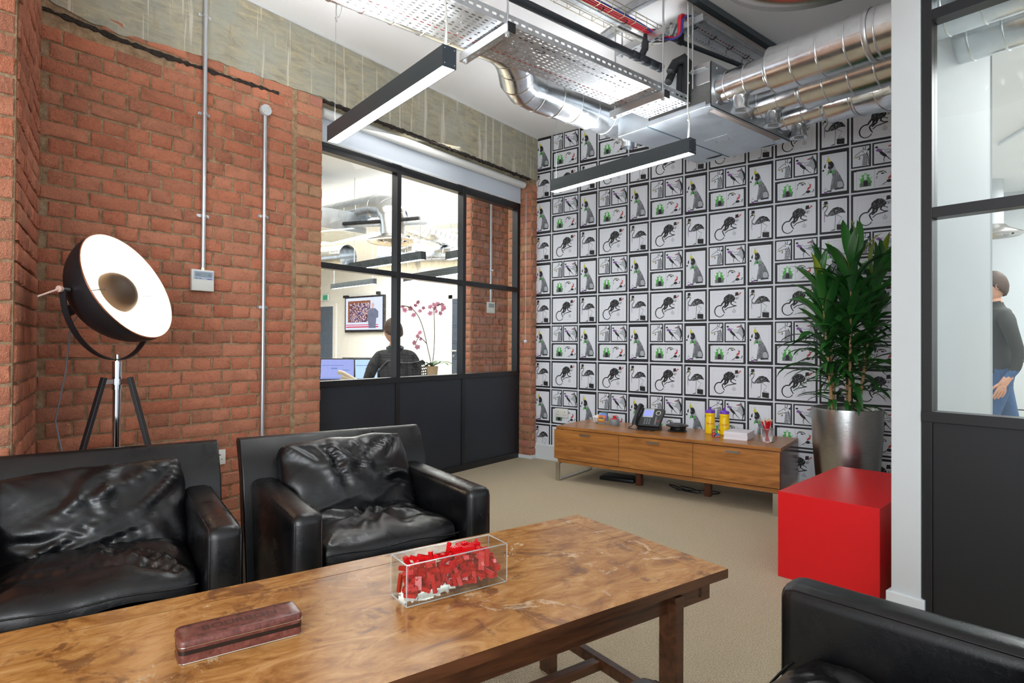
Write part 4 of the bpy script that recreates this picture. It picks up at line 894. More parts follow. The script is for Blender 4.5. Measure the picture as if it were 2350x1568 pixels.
# bottles
M_yel = plain('yellow_bottle', srgb(240, 200, 10), .3); M_pur = plain('purple_cap', srgb(112, 62, 190), .35); M_prt = plain('red_print', srgb(206, 30, 50), .4); M_prw = plain('cream_print', srgb(246, 226, 140), .5)
def bottle(x, y, label):
    b = thing('sports_bottle', label, 'bottle', onsb(x, y)); R = .036
    obj('bottle_body', MB().lathe([(0, 0), (.032, 0), (R, .004), (R, .118), (.0345, .126), (.033, .134), (.0345, .142), (R, .147), (R, .158), (.033, .163), (0, .163)], 36), M_yel, b, smooth=40)
    cp = obj('cap', MB().lathe([(.035, .160), (.0355, .161), (.0355, .176), (.032, .181), (.02, .184), (.010, .187), (.008, .190), (.009, .193), (.009, .204), (.007, .206), (0, .206)], 32), M_pur, b, smooth=40)
    gr = MB()
    for i in range(36):
        a = 2 * pi * i / 36; gr.box(.0352, .0362, -.0012, .0012, .163, .174); nv = len(gr.v) - 8
        for q in range(nv, nv + 8): gr.v[q] = Matrix.Rotation(a, 3, 'Z') @ gr.v[q]
    obj('cap_ribs', gr, M_pur, cp)
    view = atan2(CAMP.y - y, CAMP.x - x)
    def wrap(m, dr):
        for i, p in enumerate(m.v):
            a = view + p.x / R; m.v[i] = V(((R + dr) * cos(a), (R + dr) * sin(a), p.y))
        return m
    st = MB()
    for i in range(26):
        a = 2 * pi * i / 26; r0, r1 = .018, .030 + .004 * (i % 2)
        st.add([(cos(a - .03) * r0 * 1.15, .082 + sin(a - .03) * r0, 0), (cos(a) * r1 * .9, .082 + sin(a) * r1, 0), (cos(a + .03) * r0 * 1.15, .082 + sin(a + .03) * r0, 0)], [(0, 1, 2)])
    obj('printed_sunburst', wrap(st, .0003), M_prw, b, recalc=False)
    t1 = MB().poly(ell(0, .082, .030, .012, 20), (0, 0, 0), (1, 0, 0), (0, 1, 0)); obj('printed_panel', wrap(t1, .0004), M_prw, b, recalc=False)
    t2 = text_mb('Soreen', .0205, (0, .080, 0), (1, 0, 0), (0, 1, 0), 0); obj('printed_name', wrap(t2, .0006), M_prt, b, recalc=False)
bottle(1.862, -.300, 'yellow sports bottle with purple cap on the sideboard, nearest the dark puck'); bottle(1.972, -.300, 'yellow sports bottle with purple cap on the sideboard, nearest the white cards')
# twisty puzzle
pz = thing('twisty_puzzle', 'multicoloured skewed twisty puzzle cube in front of the yellow bottles', 'puzzle', onsb(1.955, -.445), radians(20))
obj('puzzle_core', MB().box(-.0275, .0275, -.0275, .0275, .0, .055, 0, .003), M_blackp, pz, smooth=30)
r = random.Random(3); PC = [plain('sticker_' + n_, srgb(*c), .35) for n_, c in (('white', (232, 232, 232)), ('red', (196, 30, 44)), ('blue', (30, 104, 204)), ('green', (20, 150, 70)), ('orange', (238, 110, 40)), ('yellow', (236, 210, 60)))]
for (O, X, Y) in (((0, -.0281, .0275), (1, 0, 0), (0, 0, 1)), ((.0281, 0, .0275), (0, 1, 0), (0, 0, 1)), ((0, 0, .0556), (1, 0, 0), (0, 1, 0))):
    tri = [[(-1, -1), (-.34, -1), (-1, -.34)], [(-.30, -1), (.30, -1), (.0, -.45)], [(.34, -1), (1, -1), (1, -.34)], [(-1, -.28), (-.62, -.62), (-.05, -.05), (-.5, .35), (-1, .3)], [(.04, -.36), (.30, -.94), (.96, -.28), (.5, .2)],
           [(-1, .36), (-.4, .5), (-.3, 1), (-1, 1)], [(-.34, .42), (.1, .05), (.5, .3), (.3, 1), (-.22, 1)], [(.58, .28), (1, -.2), (1, .9), (.36, 1)]]
    for t_ in tri: obj('sticker', MB().poly([(a * .025, b * .025) for a, b in t_], O, X, Y), r.choice(PC), pz, recalc=False)
# card stack
M_card = plain('white_card', srgb(236, 232, 238), .55)
for i in range(5):
    o = obj('card_pad', MB().box(-.083, .083, -.105, .105, .0, .0102), M_card, bev=.0004); o.location = onsb(2.110 + .002 * ((i * 7) % 3 - 1), -.395 + .002 * ((i * 5) % 3 - 1)) + V((0, 0, .0108 * i)); o.rotation_euler = (0, 0, radians(2 + (i % 2)))
    lab = ['bottom', 'second lowest', 'middle', 'second highest', 'topmost'][i] + ' white pad of the neat stack on the sideboard'
    tag(o, lab, 'paper pad', 'white pads stacked on the sideboard')
    if i == 4: obj('printed_mark', MB().poly(ell(0, .01, .010, .006, 10), (0, 0, .0104), (1, 0, 0), (0, 1, 0)), plain('pink_print', srgb(226, 130, 150), .5), o, recalc=False)
# pencil pot
pp = thing('pencil_pot', 'round silver wire-mesh pencil pot at the right end of the sideboard', 'pencil pot', onsb(2.318, -.440))
PR = .042; ms = MB()
for i in range(44):
    a = 2 * pi * i / 44
    for s in (1, -1): ms.tube([(PR * cos(a + s * q * .16), PR * sin(a + s * q * .16), .003 + .091 * q / 7) for q in range(8)], .0006, 3, cap=False)
o = obj('wire_mesh', ms, M_zinc, pp); o['kind'] = 'stuff'
for z in (.003, .094): obj('mesh_rim', MB().tube([(PR * cos(a), PR * sin(a), z) for a in [2 * pi * i / 32 for i in range(33)]], .0022, 6), M_zinc, pp, smooth=60)
obj('pot_base', MB().cyl((0, 0, .0005), (0, 0, .002), PR, n=32), M_zinc, pp, smooth=40)
pm_r = plain('red_pencil_paint', srgb(206, 24, 34), .35); pm_w = plain('sharpened_wood', srgb(222, 190, 140), .7); pm_l = plain('pencil_lead', srgb(50, 30, 30), .5)
def pencil_mesh():
    m = MB(); m.cyl((0, 0, 0), (0, 0, .150), .0037, n=6, mat=0); m.cyl((0, 0, .150), (0, 0, .165), .0036, .0010, 8, mat=1); m.cyl((0, 0, .165), (0, 0, .169), .0010, .0002, 6, mat=2); return m.mesh('pencil', [pm_r, pm_w, pm_l], 40)
pme = pencil_mesh(); r = random.Random(9)
for i in range(13):
    a = 2 * pi * i / 13 * 1.0 + r.uniform(-.2, .2); rb = r.uniform(.003, .018); rt = r.uniform(.012, .024) if i % 3 else .006
    p0 = V((rb * cos(a + pi), rb * sin(a + pi), .0025)); p1 = V((rt * cos(a), rt * sin(a), .094)); d = (p1 - p0).normalized()
    o = link('pencil', pme); o.matrix_world = Matrix.Translation(onsb(2.318, -.440) + p0) @ d.to_track_quat('Z', 'X').to_matrix().to_4x4()
    tag(o, 'red pencil standing point up in the wire-mesh pot', 'pencil', 'red pencils in the mesh pot')

# planter and plant --------------------------------------------------------------
PL = V((2.832, -.555, 0))
pt = thing('planter', 'tall tapering brushed silver planter behind the red cube', 'planter', PL)
def mat_planter():
    m, nt, b = nodes('brushed_silver_planter'); v = mapping(nt, (1, 1, 1)); q = mapping(nt, (3, 3, 40)); n = noi(nt, q, 8, 5, .7); n2 = noi(nt, v, 9, 4, .7)
    r = ramp(nt, [(.3, (.34, .35, .34)), (.7, (.52, .53, .53))], math_(nt, 'MULTIPLY', math_(nt, 'ADD', n, n2), .5)); nt.links.new(r.outputs[0], b.inputs['Base Color']); b.inputs['Metallic'].default_value = 1; b.inputs['Roughness'].default_value = .27
    bump(nt, b, n, .15, .003); return m
obj('planter_wall', MB().lathe([(0, 0), (.150, 0), (.153, .004), (.178, .25), (.198, .5), (.207, .73), (.205, .742), (.200, .744), (.196, .738), (.190, .60), (0, .60)], 56), mat_planter(), pt, smooth=50)
obj('soil', MB().lathe([(0, .655), (.1, .660), (.192, .650)], 40), plain('dark_potting_soil', srgb(30, 24, 20), .95, bmp=1, bs=60, bd=.02), pt, smooth=60)
plant = thing('corn_plant', 'tall green dracaena with strap leaves growing in the silver planter', 'plant', PL)
def leaf_mesh(L, Wd, bend, twist, seed):
    m = MB(); vs = []; n = 8; r = random.Random(seed); x = 0; z = 0; a = radians(62)
    for i in range(n + 1):
        t = i / n; wq = Wd * (sin(pi * min(1, t * .92 + .08)) ** .7) * (.55 + .45 * min(1, t * 4)); wq = max(wq, .0015) if i < n else .0008
        tw = twist * t; up = V((-sin(a), 0, cos(a)))
        c = V((x, 0, z)); sd = V((0, cos(tw), sin(tw)))
        vs += [c - sd * wq / 2 + up * wq * .16, c, c + sd * wq / 2 + up * wq * .16]
        a -= bend / n * (.4 + 1.2 * t); x += cos(a) * L / n; z += sin(a) * L / n
    fs = []
    for i in range(n): q = i * 3; fs += [(q, q + 1, q + 4, q + 3), (q + 1, q + 2, q + 5, q + 4)]
    return m.add(vs, fs)
def mat_leaf(name, a, b_):
    m, nt, b = nodes(name); v = mapping(nt, (1, 30, 1)); oi = N(nt, 'ShaderNodeObjectInfo'); n = noi(nt, v, 6, 3, .5)
    c = mix(nt, a, b_, math_(nt, 'ADD', math_(nt, 'MULTIPLY', oi.outputs['Random'], .6), math_(nt, 'MULTIPLY', n, .4))); nt.links.new(c, b.inputs['Base Color']); b.inputs['Roughness'].default_value = .34
    b.inputs['Subsurface Weight'].default_value = 0; return m
M_leaf = mat_leaf('dark_green_leaf', srgb(20, 60, 26), srgb(50, 112, 44)); M_leafy = mat_leaf('yellow_green_leaf', srgb(96, 130, 34), srgb(176, 180, 60))
LM = [leaf_mesh(.30, .048, .9, .3, 1), leaf_mesh(.34, .044, 1.4, -.4, 2), leaf_mesh(.26, .050, .6, .5, 3), leaf_mesh(.35, .042, 1.7, .2, 4), leaf_mesh(.22, .044, 1.1, -.2, 5)]
LMm = [m_.mesh('leaf', [M_leaf], 180, recalc=False) for m_ in LM]; LMy = [m_.mesh('leaf', [M_leafy], 180, recalc=False) for m_ in LM]
M_cane = plain('tan_cane', srgb(176, 140, 98), .8, var=.2, vs=60, bmp=.5, bs=120)
r = random.Random(21); nleaf = 0
axR = RR.copy(); axR.z = 0; axR.normalize(); axF = FF.copy(); axF.z = 0; axF.normalize()
canes = [(-.075, .02, -.13, .06, .92, 1.50), (.00, -.03, .01, -.03, .98, 1.66), (.085, .03, .20, .02, .95, 1.56), (.045, .07, .09, .16, .85, 1.35), (-.03, .08, -.03, .17, .86, 1.40)]
for ci, (bx, bf, tx_, tf, z0, z1) in enumerate(canes):
    base = axR * bx + axF * bf + V((0, 0, .655)); top = axR * tx_ + axF * tf + V((0, 0, z1)); pts = [base.lerp(top, i / 6) + V((0, 0, 0)) for i in range(7)]
    ca = obj('cane', MB().tube(pts, [.010, .0095, .009, .008, .007, .006, .005], 8), M_cane, plant, smooth=60)
    nl = (60, 76, 66, 50, 44)[ci]
    for i in range(nl):
        t = i / (nl - 1); zz = .74 + (z1 - .72) * (t ** .95); f = (zz - .655) / (z1 - .655); p = base.lerp(top, f); az = i * 2.39996 + r.uniform(-.3, .3)
        if ci < 4 and zz < z0 and i % 2: continue
        k = (3, 1, 3, 1, 0)[i % 5] if t < .55 else ((0, 2, 0, 1)[i % 4] if t < .9 else 2)
        elev = radians(-42 + 62 * t + r.uniform(-12, 12)) + (radians(22) if t > .93 else 0)
        sc_l = (.86 + .34 * t) * r.uniform(.85, 1.12) * (.8 if t < .12 else 1)
        yel = t > .9 and r.random() < .45
        o = link('leaf', (LMy if yel else LMm)[k], plant, Matrix.Translation(p) @ Matrix.Rotation(az, 4, 'Z') @ Matrix.Rotation(-elev, 4, 'Y') @ Matrix.Rotation(r.uniform(-.3, .3), 4, 'X') @ Matrix.Scale(sc_l, 4)); nleaf += 1

# ------------------------------------------------------------------ floor lamp
LP = V((.460, -3.907, 0)); PC_ = V((.508, -3.878, 1.389))
lamp = thing('floor_lamp', 'lit black dome studio lamp on a black tripod with a chrome pole', 'lamp', LP)
nn = V((.750, .503, .428)).normalized(); ax_ = V((-.557, .830, 0)); ax_ = (ax_ - nn * ax_.dot(nn)).normalized(); vv = nn.cross(ax_)
M_lblk = plain('matt_black_lamp_metal', srgb(30, 27, 30), .45); M_lin = plain('white_lamp_lining', srgb(250, 240, 226), .6)
R1 = .254; dp = .222; prof = [(R1 * sin(a), -dp * cos(a)) for a in [pi / 2 * i / 16 for i in range(17)]]
pin = [(.250 * sin(a), -(dp - .006) * cos(a)) for a in [pi / 2 * i / 16 for i in range(17)]]
rel = PC_ - LP
sh = obj('lamp_shade', MB().lathe(prof, 56, c=rel, axis=nn), M_lblk, lamp, smooth=60)
obj('shade_lining', MB().lathe(pin, 56, c=rel + nn * .0005, axis=nn), M_lin, sh, smooth=60)
obj('shade_lip', MB().lathe([(.250, .0004), (.254, .0004), (.2545, -.004)], 56, c=rel, axis=nn), plain('copper_lip', srgb(176, 120, 96), .35, 1), sh, smooth=60)
ib = rel + nn * (-.07)
prof2 = [(.094 * sin(a), .075 * cos(a)) for a in [pi / 2 * i / 10 for i in range(11)]]
refl = obj('inner_reflector', MB().lathe(prof2, 36, c=ib - ax_ * .0 + nn * .0, axis=nn), plain('bronze_reflector', srgb(66, 50, 34), .5, .2), lamp, smooth=60)
obj('reflector_arm', MB().tube([ib + nn * .02 - ax_ * .09, ib - nn * .02 - ax_ * .17, rel - ax_ * .215 - nn * .06], .003, 6).tube([ib + nn * .02 + ax_ * .09, ib - nn * .02 + ax_ * .17, rel + ax_ * .215 - nn * .06], .003, 6), M_chrome, lamp, smooth=60)
bulb = rel - nn * .115 - RR * .070 + DD * .012
obj('bulb', MB().lathe([(0, -.035), (.02, -.03), (.032, -.005), (.028, .02), (.016, .035), (0, .04)], 20, c=bulb, axis=nn), emit('warm_bulb', (1, .86, .66, 1), 90), lamp, smooth=60)
obj('bulb_holder', MB().cyl(bulb - nn * .03, bulb - nn * .13, .02, .024, 16), M_lblk, lamp, smooth=60)
pl = bpy.data.lights.new('lamp_bulb_light', 'POINT'); pl.energy = 16; pl.color = (1, .80, .58); pl.shadow_soft_size = .035
plo = bpy.data.objects.new('lamp_bulb_light', pl); COL.objects.link(plo); plo.location = LP + bulb - nn * .0
# yoke
yc = rel - nn * .09; yk = []
yz = V((0, 0, -1)); yz = (yz - ax_ * yz.dot(ax_)).normalized()
hub = V((0, 0, 1.062))
ctr = yc
for i in range(29):
    a = pi * i / 28; d = -ax_ * cos(a) * .272 + V((0, 0, -1)) * sin(a) * (yc.z - hub.z); off = (hub - V((yc.x, yc.y, hub.z))) * sin(a) ** 2
    yk.append(yc + d + V((off.x, off.y, 0)))
nb = ax_.cross(V((0, 0, 1))).normalized(); ym = MB(); vs = []; fs = []
for i, p in enumerate(yk):
    t = (yk[min(28, i + 1)] - yk[max(0, i - 1)]).normalized(); nrm = t.cross(nb).normalized()
    for a, b in ((-1, -1), (1, -1), (1, 1), (-1, 1)): vs.append(p + nb * .013 * a + nrm * .0022 * b)
for i in range(28): fs += [(i * 4 + k, i * 4 + (k + 1) % 4, i * 4 + 4 + (k + 1) % 4, i * 4 + 4 + k) for k in range(4)]
fs += [(0, 1, 2, 3), (112, 115, 114, 113)]
obj('yoke', ym.add(vs, fs), M_lblk, lamp, smooth=40)
for s in (-1, 1): obj('pivot_bolt', MB().cyl(yc + ax_ * .245 * s, yc + ax_ * .286 * s, .012, .012, 16), M_chrome, lamp, smooth=40)
kb = yc - ax_ * .288; obj('tilt_handle', MB().cyl(kb - ax_ * .004, kb + ax_ * .008, .013, n=16).cyl(kb, kb + V((.02, -.075, -.036)), .0045, .0035, 10), plain('blush_handle', srgb(206, 172, 160), .4), lamp, smooth=40)
obj('pole', MB().cyl((0, 0, .30), (0, 0, 1.05), .0165, n=24).cyl((0, 0, .93), (0, 0, 1.055), .0200, n=24).cyl((0, 0, 1.05), (0, 0, 1.085), .008, n=16), M_chrome, lamp, smooth=40)
obj('tripod_collar', MB().cyl((0, 0, .952), (0, 0, .978), .026, n=24), M_chrome, lamp, smooth=40)
vd = (CAMP - LP); vd.z = 0; vd.normalize(); 
for k in range(3):
    ang = atan2(vd.y, vd.x) + pi + 2 * pi / 3 * k; d = V((cos(ang), sin(ang), 0)); sd = V((-sin(ang), cos(ang), 0))
    p0 = d * .055 + V((0, 0, .985)); p1 = d * .325 + V((0, 0, 0)); ax2 = (p1 - p0).normalized(); nv = ax2.cross(sd).normalized()
    m = MB(); q = []
    for p in (p0, p1):
        for a, b in ((-1, -1), (1, -1), (1, 1), (-1, 1)): q.append(p + sd * .014 * a + nv * .008 * b)
    q[4:] = [V((x.x, x.y, 0)) for x in q[4:]]
    m.add(q, [(0, 3, 2, 1), (4, 5, 6, 7), (0, 1, 5, 4), (1, 2, 6, 5), (2, 3, 7, 6), (3, 0, 4, 7)]); lg = obj('leg', m, M_lblk, lamp, bev=.002)
    obj('hinge_bracket', MB().box(-.03, .03, -.012, .012, -.012, .012).xf(Matrix.Translation(d * .035 + V((0, 0, .966))) @ Matrix.Rotation(ang, 4, 'Z')), M_chrome, lamp, bev=.003)
cbp = [rel - nn * .235, rel - nn * .26 - V((0, .03, .06)), V((-.07, -.17, 1.02)), V((-.09, -.20, .80)), V((-.04, -.19, .68)), V((-.05, -.20, .55)), V((-.10, -.22, .3)), V((-.09, -.2, .02))]
cs = [];
for i in range(len(cbp) - 1):
    for q in range(5): cs.append(cbp[i].lerp(cbp[i + 1], q / 5))
o = obj('lamp_cable', MB().tube(cs, .0032, 6), plain('grey_braided_cable', srgb(112, 112, 120), .7), lamp, smooth=60)

# ------------------------------------------------------------------ services under the ceiling (S frame: u along su, v along sv)
MS = Matrix.Rotation(PA, 4, 'Z')
def ST_(m): return m.xf(MS)
M_lum = plain('dark_grey_aluminium', srgb(58, 66, 70), .42); M_lumend = plain('luminaire_end_cap', srgb(50, 58, 66), .4)
E_lin = emit('linear_diffuser', (.96, .985, 1, 1), 21.0); E_up = emit('linear_uplight', (.96, .985, 1, 1), 60.0); E_up2 = emit('office_uplight', (1, .98, .94, 1), 12.0)
M_cord = plain('clear_cord', srgb(206, 208, 200), .5); M_wire = plain('steel_wire', srgb(176, 182, 184), .35, .6)
def pendant(v, label, flex=True, u0=1.245, u1=2.445, z0=2.28, col=None, wires=True, parent_group='linear pendant lights'):
    t = thing('linear_pendant_light', label, 'pendant light', WS(u0, v, z0), PA, parent_group)
    L = u1 - u0; h = .088; w = .033
    sh = MB().box(0.003, L - .003, -w, -w + .003, .0, h).box(0.003, L - .003, w - .003, w, .0, h).box(.003, L - .003, -w, w, .030, .034)
    obj('housing', sh, M_lum, t, bev=.0008)
    obj('diffuser', MB().box(.004, L - .004, -w + .0035, w - .0035, .0015, .012), E_lin, t)
    obj('uplight_strip', MB().box(.01, L - .01, -w + .006, w - .006, h - .02, h - .008), E_up, t)
    for x in (0, L - .004):
        e = obj('end_cap', MB().box(x, x + .004, -w - .0005, w + .0005, -.001, h + .001), M_lumend, t)
        sc2 = MB()
        for y in (-.024, .024):
            for z in (.014, .076): sc2.cyl((x - .0015, y, z), (x + .0055, y, z), .0025, n=8)
        obj('end_cap_screw', sc2, M_zinc, e)
    if wires:
        for x in (.03, L - .035): obj('suspension_wire', MB().cyl((x, 0, h - .01), (x, 0, ZC - z0), .0012, n=6), M_wire, t)
        coil = MB()
        if flex:
            cp = [V((L - .03, .0, h)), V((L - .022, .0, h + .10)), V((L - .035, .0, h + .2)), V((L - .032, 0, h + .5)), V((L - .036, 0, ZC - z0))]
            P = []
            for i in range(4):
                for q in range(6): P.append(cp[i].lerp(cp[i + 1], q / 6))
            obj('power_flex', MB().tube(P + [cp[-1]], .0042, 8), M_cord, t, smooth=60)
            for zz in (.12, .34, .62): coil.lathe([(0, -.006), (.0065, -.004), (.0065, .004), (0, .006)], 10, c=(L - .030, 0, h + zz))
            obj('cable_clip', coil, M_cord, t, smooth=60)
        x = .03 if not flex else L - .02; cm_ = MB()
        for k in range(4): cm_.tube([(.03 + (.035 + .003 * k) * cos(a) + .02, .01, h + .66 + (.048 + .003 * k) * sin(a) + .004 * k) for a in [2 * pi * i / 20 for i in range(21)]], .0009, 4)
        cm_.cyl((.005, .01, h + .63), (.018, .01, h + .60), .005, n=8)
        obj('spare_wire_coil', cm_, M_wire, t)
    return t
pendant(-2.665, 'linear pendant light nearest the camera, hanging in front of the concrete beam')
pendant(-.945, 'linear pendant light hanging in front of the wallpapered wall')

def slot_panel(m, O, X, Y, nx, ny, px_, py_, fn):
    """perforated sheet as quads: fn(i,j)->(slot_w, slot_h) or None"""
    O, X, Y = V(O), V(X), V(Y)
    for i in range(nx):
        for j in range(ny):
            c = O + X * (i * px_) + Y * (j * py_); s = fn(i, j)
            q = [c, c + X * px_, c + X * px_ + Y * py_, c + Y * py_]
            if not s: m.add(q, [(0, 1, 2, 3)]); continue
            a, b = (px_ - s[0]) / 2, (py_ - s[1]) / 2; e = min(s) * .35
            r_ = [(a + e, b), (px_ - a - e, b), (px_ - a, b + e), (px_ - a, py_ - b - e), (px_ - a - e, py_ - b), (a + e, py_ - b), (a, py_ - b - e), (a, b + e)]
            vs = q + [c + X * x + Y * y for x, y in r_]
            m.add(vs, [(0, 1, 5, 4), (1, 6, 5), (1, 2, 7, 6), (2, 8, 7), (2, 3, 9, 8), (3, 10, 9), (3, 0, 11, 10), (0, 4, 11)])
    return m
tr_ = thing('cable_tray', 'wide perforated galvanised cable tray running under the ceiling to the fan unit', 'cable tray', WS(2.10, -3.7, 2.59), PA)
tw2, tlen = .306, 2.80
def pat(i, j):
    if j % 3 == 0: return (.016, .009) if False else (.008, .017)
    return (.007, .0125) if (i + j) % 4 else (.014, .012)
def pat2(i, j):   # i along the tray, j across
    if j in (0, 13): return (.022, .007) if i % 2 else (.011, .013)
    if i % 4 == 0: return (.013, .014) if j % 3 == 1 else (.020, .007) if j % 3 == 0 else None
    return (.021, .0075)
bt = slot_panel(MB(), (0, 0, 0), (0, 1, 0), (1, 0, 0), int(tlen / .036), 14, .036, tw2 / 14, pat2)
obj('tray_bed', bt, M_tray, tr_, recalc=False)
for x in (0, tw2):
    fl = slot_panel(MB(), (x, 0, 0), (0, 1, 0), (0, 0, 1), int(tlen / .0425), 1, .0425, .05, lambda i, j: (.026, .011))
    fl.add([(x, 0, .05), (x, tlen, .05), (x + (.012 if x == 0 else -.012), tlen, .05), (x + (.012 if x == 0 else -.012), 0, .05)], [(0, 1, 2, 3)])
    obj('side_flange', fl, M_tray, tr_, recalc=False)
tie = obj('cable_tie', MB().tube([(.22 + .018 * cos(a), 1.65 + .03 * sin(a), -.012 + .012 * sin(a * .5)) for a in [2 * pi * i / 12 for i in range(12)]], .0018, 5), M_blackp, tr_, smooth=60)
cabs = [((.62, .05, .06), .06, 'red'), ((.55, .56, .56), .20, 'grey'), ((.05, .05, .06), .24, 'black')]
for c, x, nm in cabs:
    o = obj('tray_cable', MB().tube([(x + .010 * sin(i * .8 + x * 40), i * .2, .008) for i in range(14)], .007, 6), plain('cable_' + nm, (*c, 1), .4), smooth=60); o.location = WS(2.10, -3.65, 2.592); o.rotation_euler = (0, 0, PA)
    tag(o, f'{nm} cable lying in the wide perforated tray', 'cable')
def strut(m, p0, p1, w=.041, h=.041, slots=True):
    p0, p1 = V(p0), V(p1); d = (p1 - p0).normalized(); L = (p1 - p0).length; sd = d.cross(V((0, 0, 1))).normalized(); up = V((0, 0, 1))
    for (a, b, c, e) in ((-w / 2, -w / 2 + .0025, 0, h), (w / 2 - .0025, w / 2, 0, h)):
        vs = [p0 + sd * s + up * z + d * t for t in (0, L) for s, z in ((a, c), (b, c), (b, e), (a, e))]; m.add(vs, [(0, 1, 2, 3), (4, 7, 6, 5), (0, 4, 5, 1), (1, 5, 6, 2), (2, 6, 7, 3), (3, 7, 4, 0)])
    n = max(1, int(L / .05)); slot_panel(m, p0 - sd * w / 2, d, sd, n, 1, L / n, w, lambda i, j: (.028, .012) if slots else None)
    for s in (-1, 1):
        a0 = w / 2 * s; a1 = (w / 2 - .009) * s; vs = [p0 + sd * a0 + up * h, p0 + sd * a1 + up * h, p1 + sd * a1 + up * h, p1 + sd * a0 + up * h]; m.add(vs, [(0, 1, 2, 3)])
    return m
def rod_mb(m, p, z1, r=.0045): return m.cyl(p, (p[0], p[1], z1), r, n=8)
def bracket(v, u0, u1, z, label):
    t = thing('tray_bracket', label, 'bracket', WS(u0, v, z), PA, None); L = u1 - u0
    obj('channel', strut(MB(), (0, 0, -.046), (L, 0, -.046)), M_zinc, t, recalc=False)
    obj('end_cover', MB().box(L, L + .006, -.022, .022, -.048, -.003), M_blackp, t, bev=.001)
    for x in (.025, L - .025):
        obj('threaded_rod', MB().cyl((x, 0, -.06), (x, 0, ZC - z), .0048, n=8), M_zinc, t, smooth=60)
        obj('nut', MB().cyl((x, 0, -.058), (x, 0, -.048), .011, n=6).cyl((x, 0, -.0485), (x, 0, -.0465), .016, n=16), M_zinc, t)
bracket(-2.33, 2.055, 2.435, 2.588, 'galvanised channel bracket carrying the perforated tray near its middle')
bracket(-1.20, 2.040, 2.445, 2.588, 'galvanised channel bracket carrying the perforated tray beside the fan unit')

# ducts --------------------------------------------------------------------------
def duct(label, pts, r, ring=.14, closed_end=False, name='spiral_duct', mat=None, reducers=None, elbows=None, group=None, n=40, ringr=.0035, cat='duct'):
    """pts: world points, r per point"""
    mat = mat or M_galv; P = [V(p) for p in pts]; rs = r if isinstance(r, (list, tuple)) else [r] * len(P)
    t = thing(name, label, cat, P[0], 0, group); Q = [p - P[0] for p in P]
    obj('duct_wall', MB().tube(Q, rs, n, cap=False), mat, t, smooth=28)
    if closed_end: obj('end_plate', MB().cyl(Q[-1] - (Q[-1] - Q[-2]).normalized() * .002, Q[-1], rs[-1] * .995, n=n), mat, t)
    for i in range(len(Q) - 1):
        L = (Q[i + 1] - Q[i]).length; k = max(1, round(L / ring)); d = (Q[i + 1] - Q[i]).normalized()
        for j in range(k):
            if i == 0 and j == 0: f = .02
            else: f = j / k
            c = Q[i] + (Q[i + 1] - Q[i]) * f; rr = rs[i] + (rs[i + 1] - rs[i]) * f
            obj('seam_ring', MB().lathe([(rr - .001, -ringr * 1.6), (rr + ringr, -ringr * .6), (rr + ringr, ringr * .6), (rr - .001, ringr * 1.6)], n, c=c, axis=d), mat, t, smooth=70)
    return t
def spigot(t, p, base, r=.045, h=.075):
    q = V(p) - V(base); o = obj('test_spigot', MB().lathe([(r * .9, .0), (r, -.01), (r, -h), (r * 1.2, -h - .002), (r * 1.22, -h - .010), (r * 1.1, -h - .012), (r * .8, -h - .006), (0, -h - .006)], 28, c=q), M_galv, t, smooth=45)
    obj('spigot_handle', MB().box(-r * .7, r * .7, -.003, .003, -h - .018, -h - .006).xf(Matrix.Translation(q) @ Matrix.Rotation(PA + .9, 4, 'Z')), M_galv, o)
zD = 2.667
def sline(v, us, rs, z=zD): return [WS(u, v, z) for u in us], rs
FU = 2.537
p, q = sline(-.796, [FU, 2.60, 2.84, 2.868, 4.6], [.090, .090, .090, .123, .125]); d1 = duct('uppermost and nearest of the three galvanised ducts leaving the fan unit', p, q, .135); spigot(d1, WS(2.665, -.796, zD - .078), p[0])
p, q = sline(-.42, [FU, 2.60, 2.84, 2.868, 4.6], [.090, .090, .090, .118, .120]); d2 = duct('middle one of the three galvanised ducts leaving the fan unit', p, q, .135); spigot(d2, WS(2.665, -.42, zD - .078), p[0])
e = [WS(u, -.081, zD) for u in (FU, 2.60, 2.83, 2.86, 3.02)]
p = e + [WS(3.05, -.085, zD), WS(3.22, -.115, zD - .015), WS(3.36, -.18, zD - .035), WS(3.42, -.30, zD - .05)]
d3 = duct('lowest and farthest of the three galvanised ducts, bending away behind the column', p, [.090, .090, .090, .118, .118, .125, .14, .14, .14], .135); spigot(d3, WS(2.665, -.081, zD - .078), p[0])
bd = MB().lathe([(.126, -.012), (.130, -.008), (.130, .008), (.126, .012)], 40, axis=WS(1, 0)); 
o = obj('duct_clamp', bd, M_zinc, smooth=60); o.location = WS(3.36, -.796, zD); tag(o, 'clamp band around the nearest duct just left of the column', 'clamp')
duct('galvanised duct running above the left edge of the perforated tray, bending down beside it', [WS(1.995, -3.75, 2.76), WS(1.995, -2.06, 2.76), WS(1.975, -1.97, 2.752), WS(1.91, -1.87, 2.735), WS(1.82, -1.78, 2.712), WS(1.762, -1.68, 2.70), WS(1.74, -1.57, 2.70), WS(1.74, -.62, 2.70)],
     .110, .155)
duct('short vertical duct spigot dropping behind the left end of the fan unit', [WS(1.755, -.70, 2.66), WS(1.755, -.70, 2.54)], .045, .08, n=24)
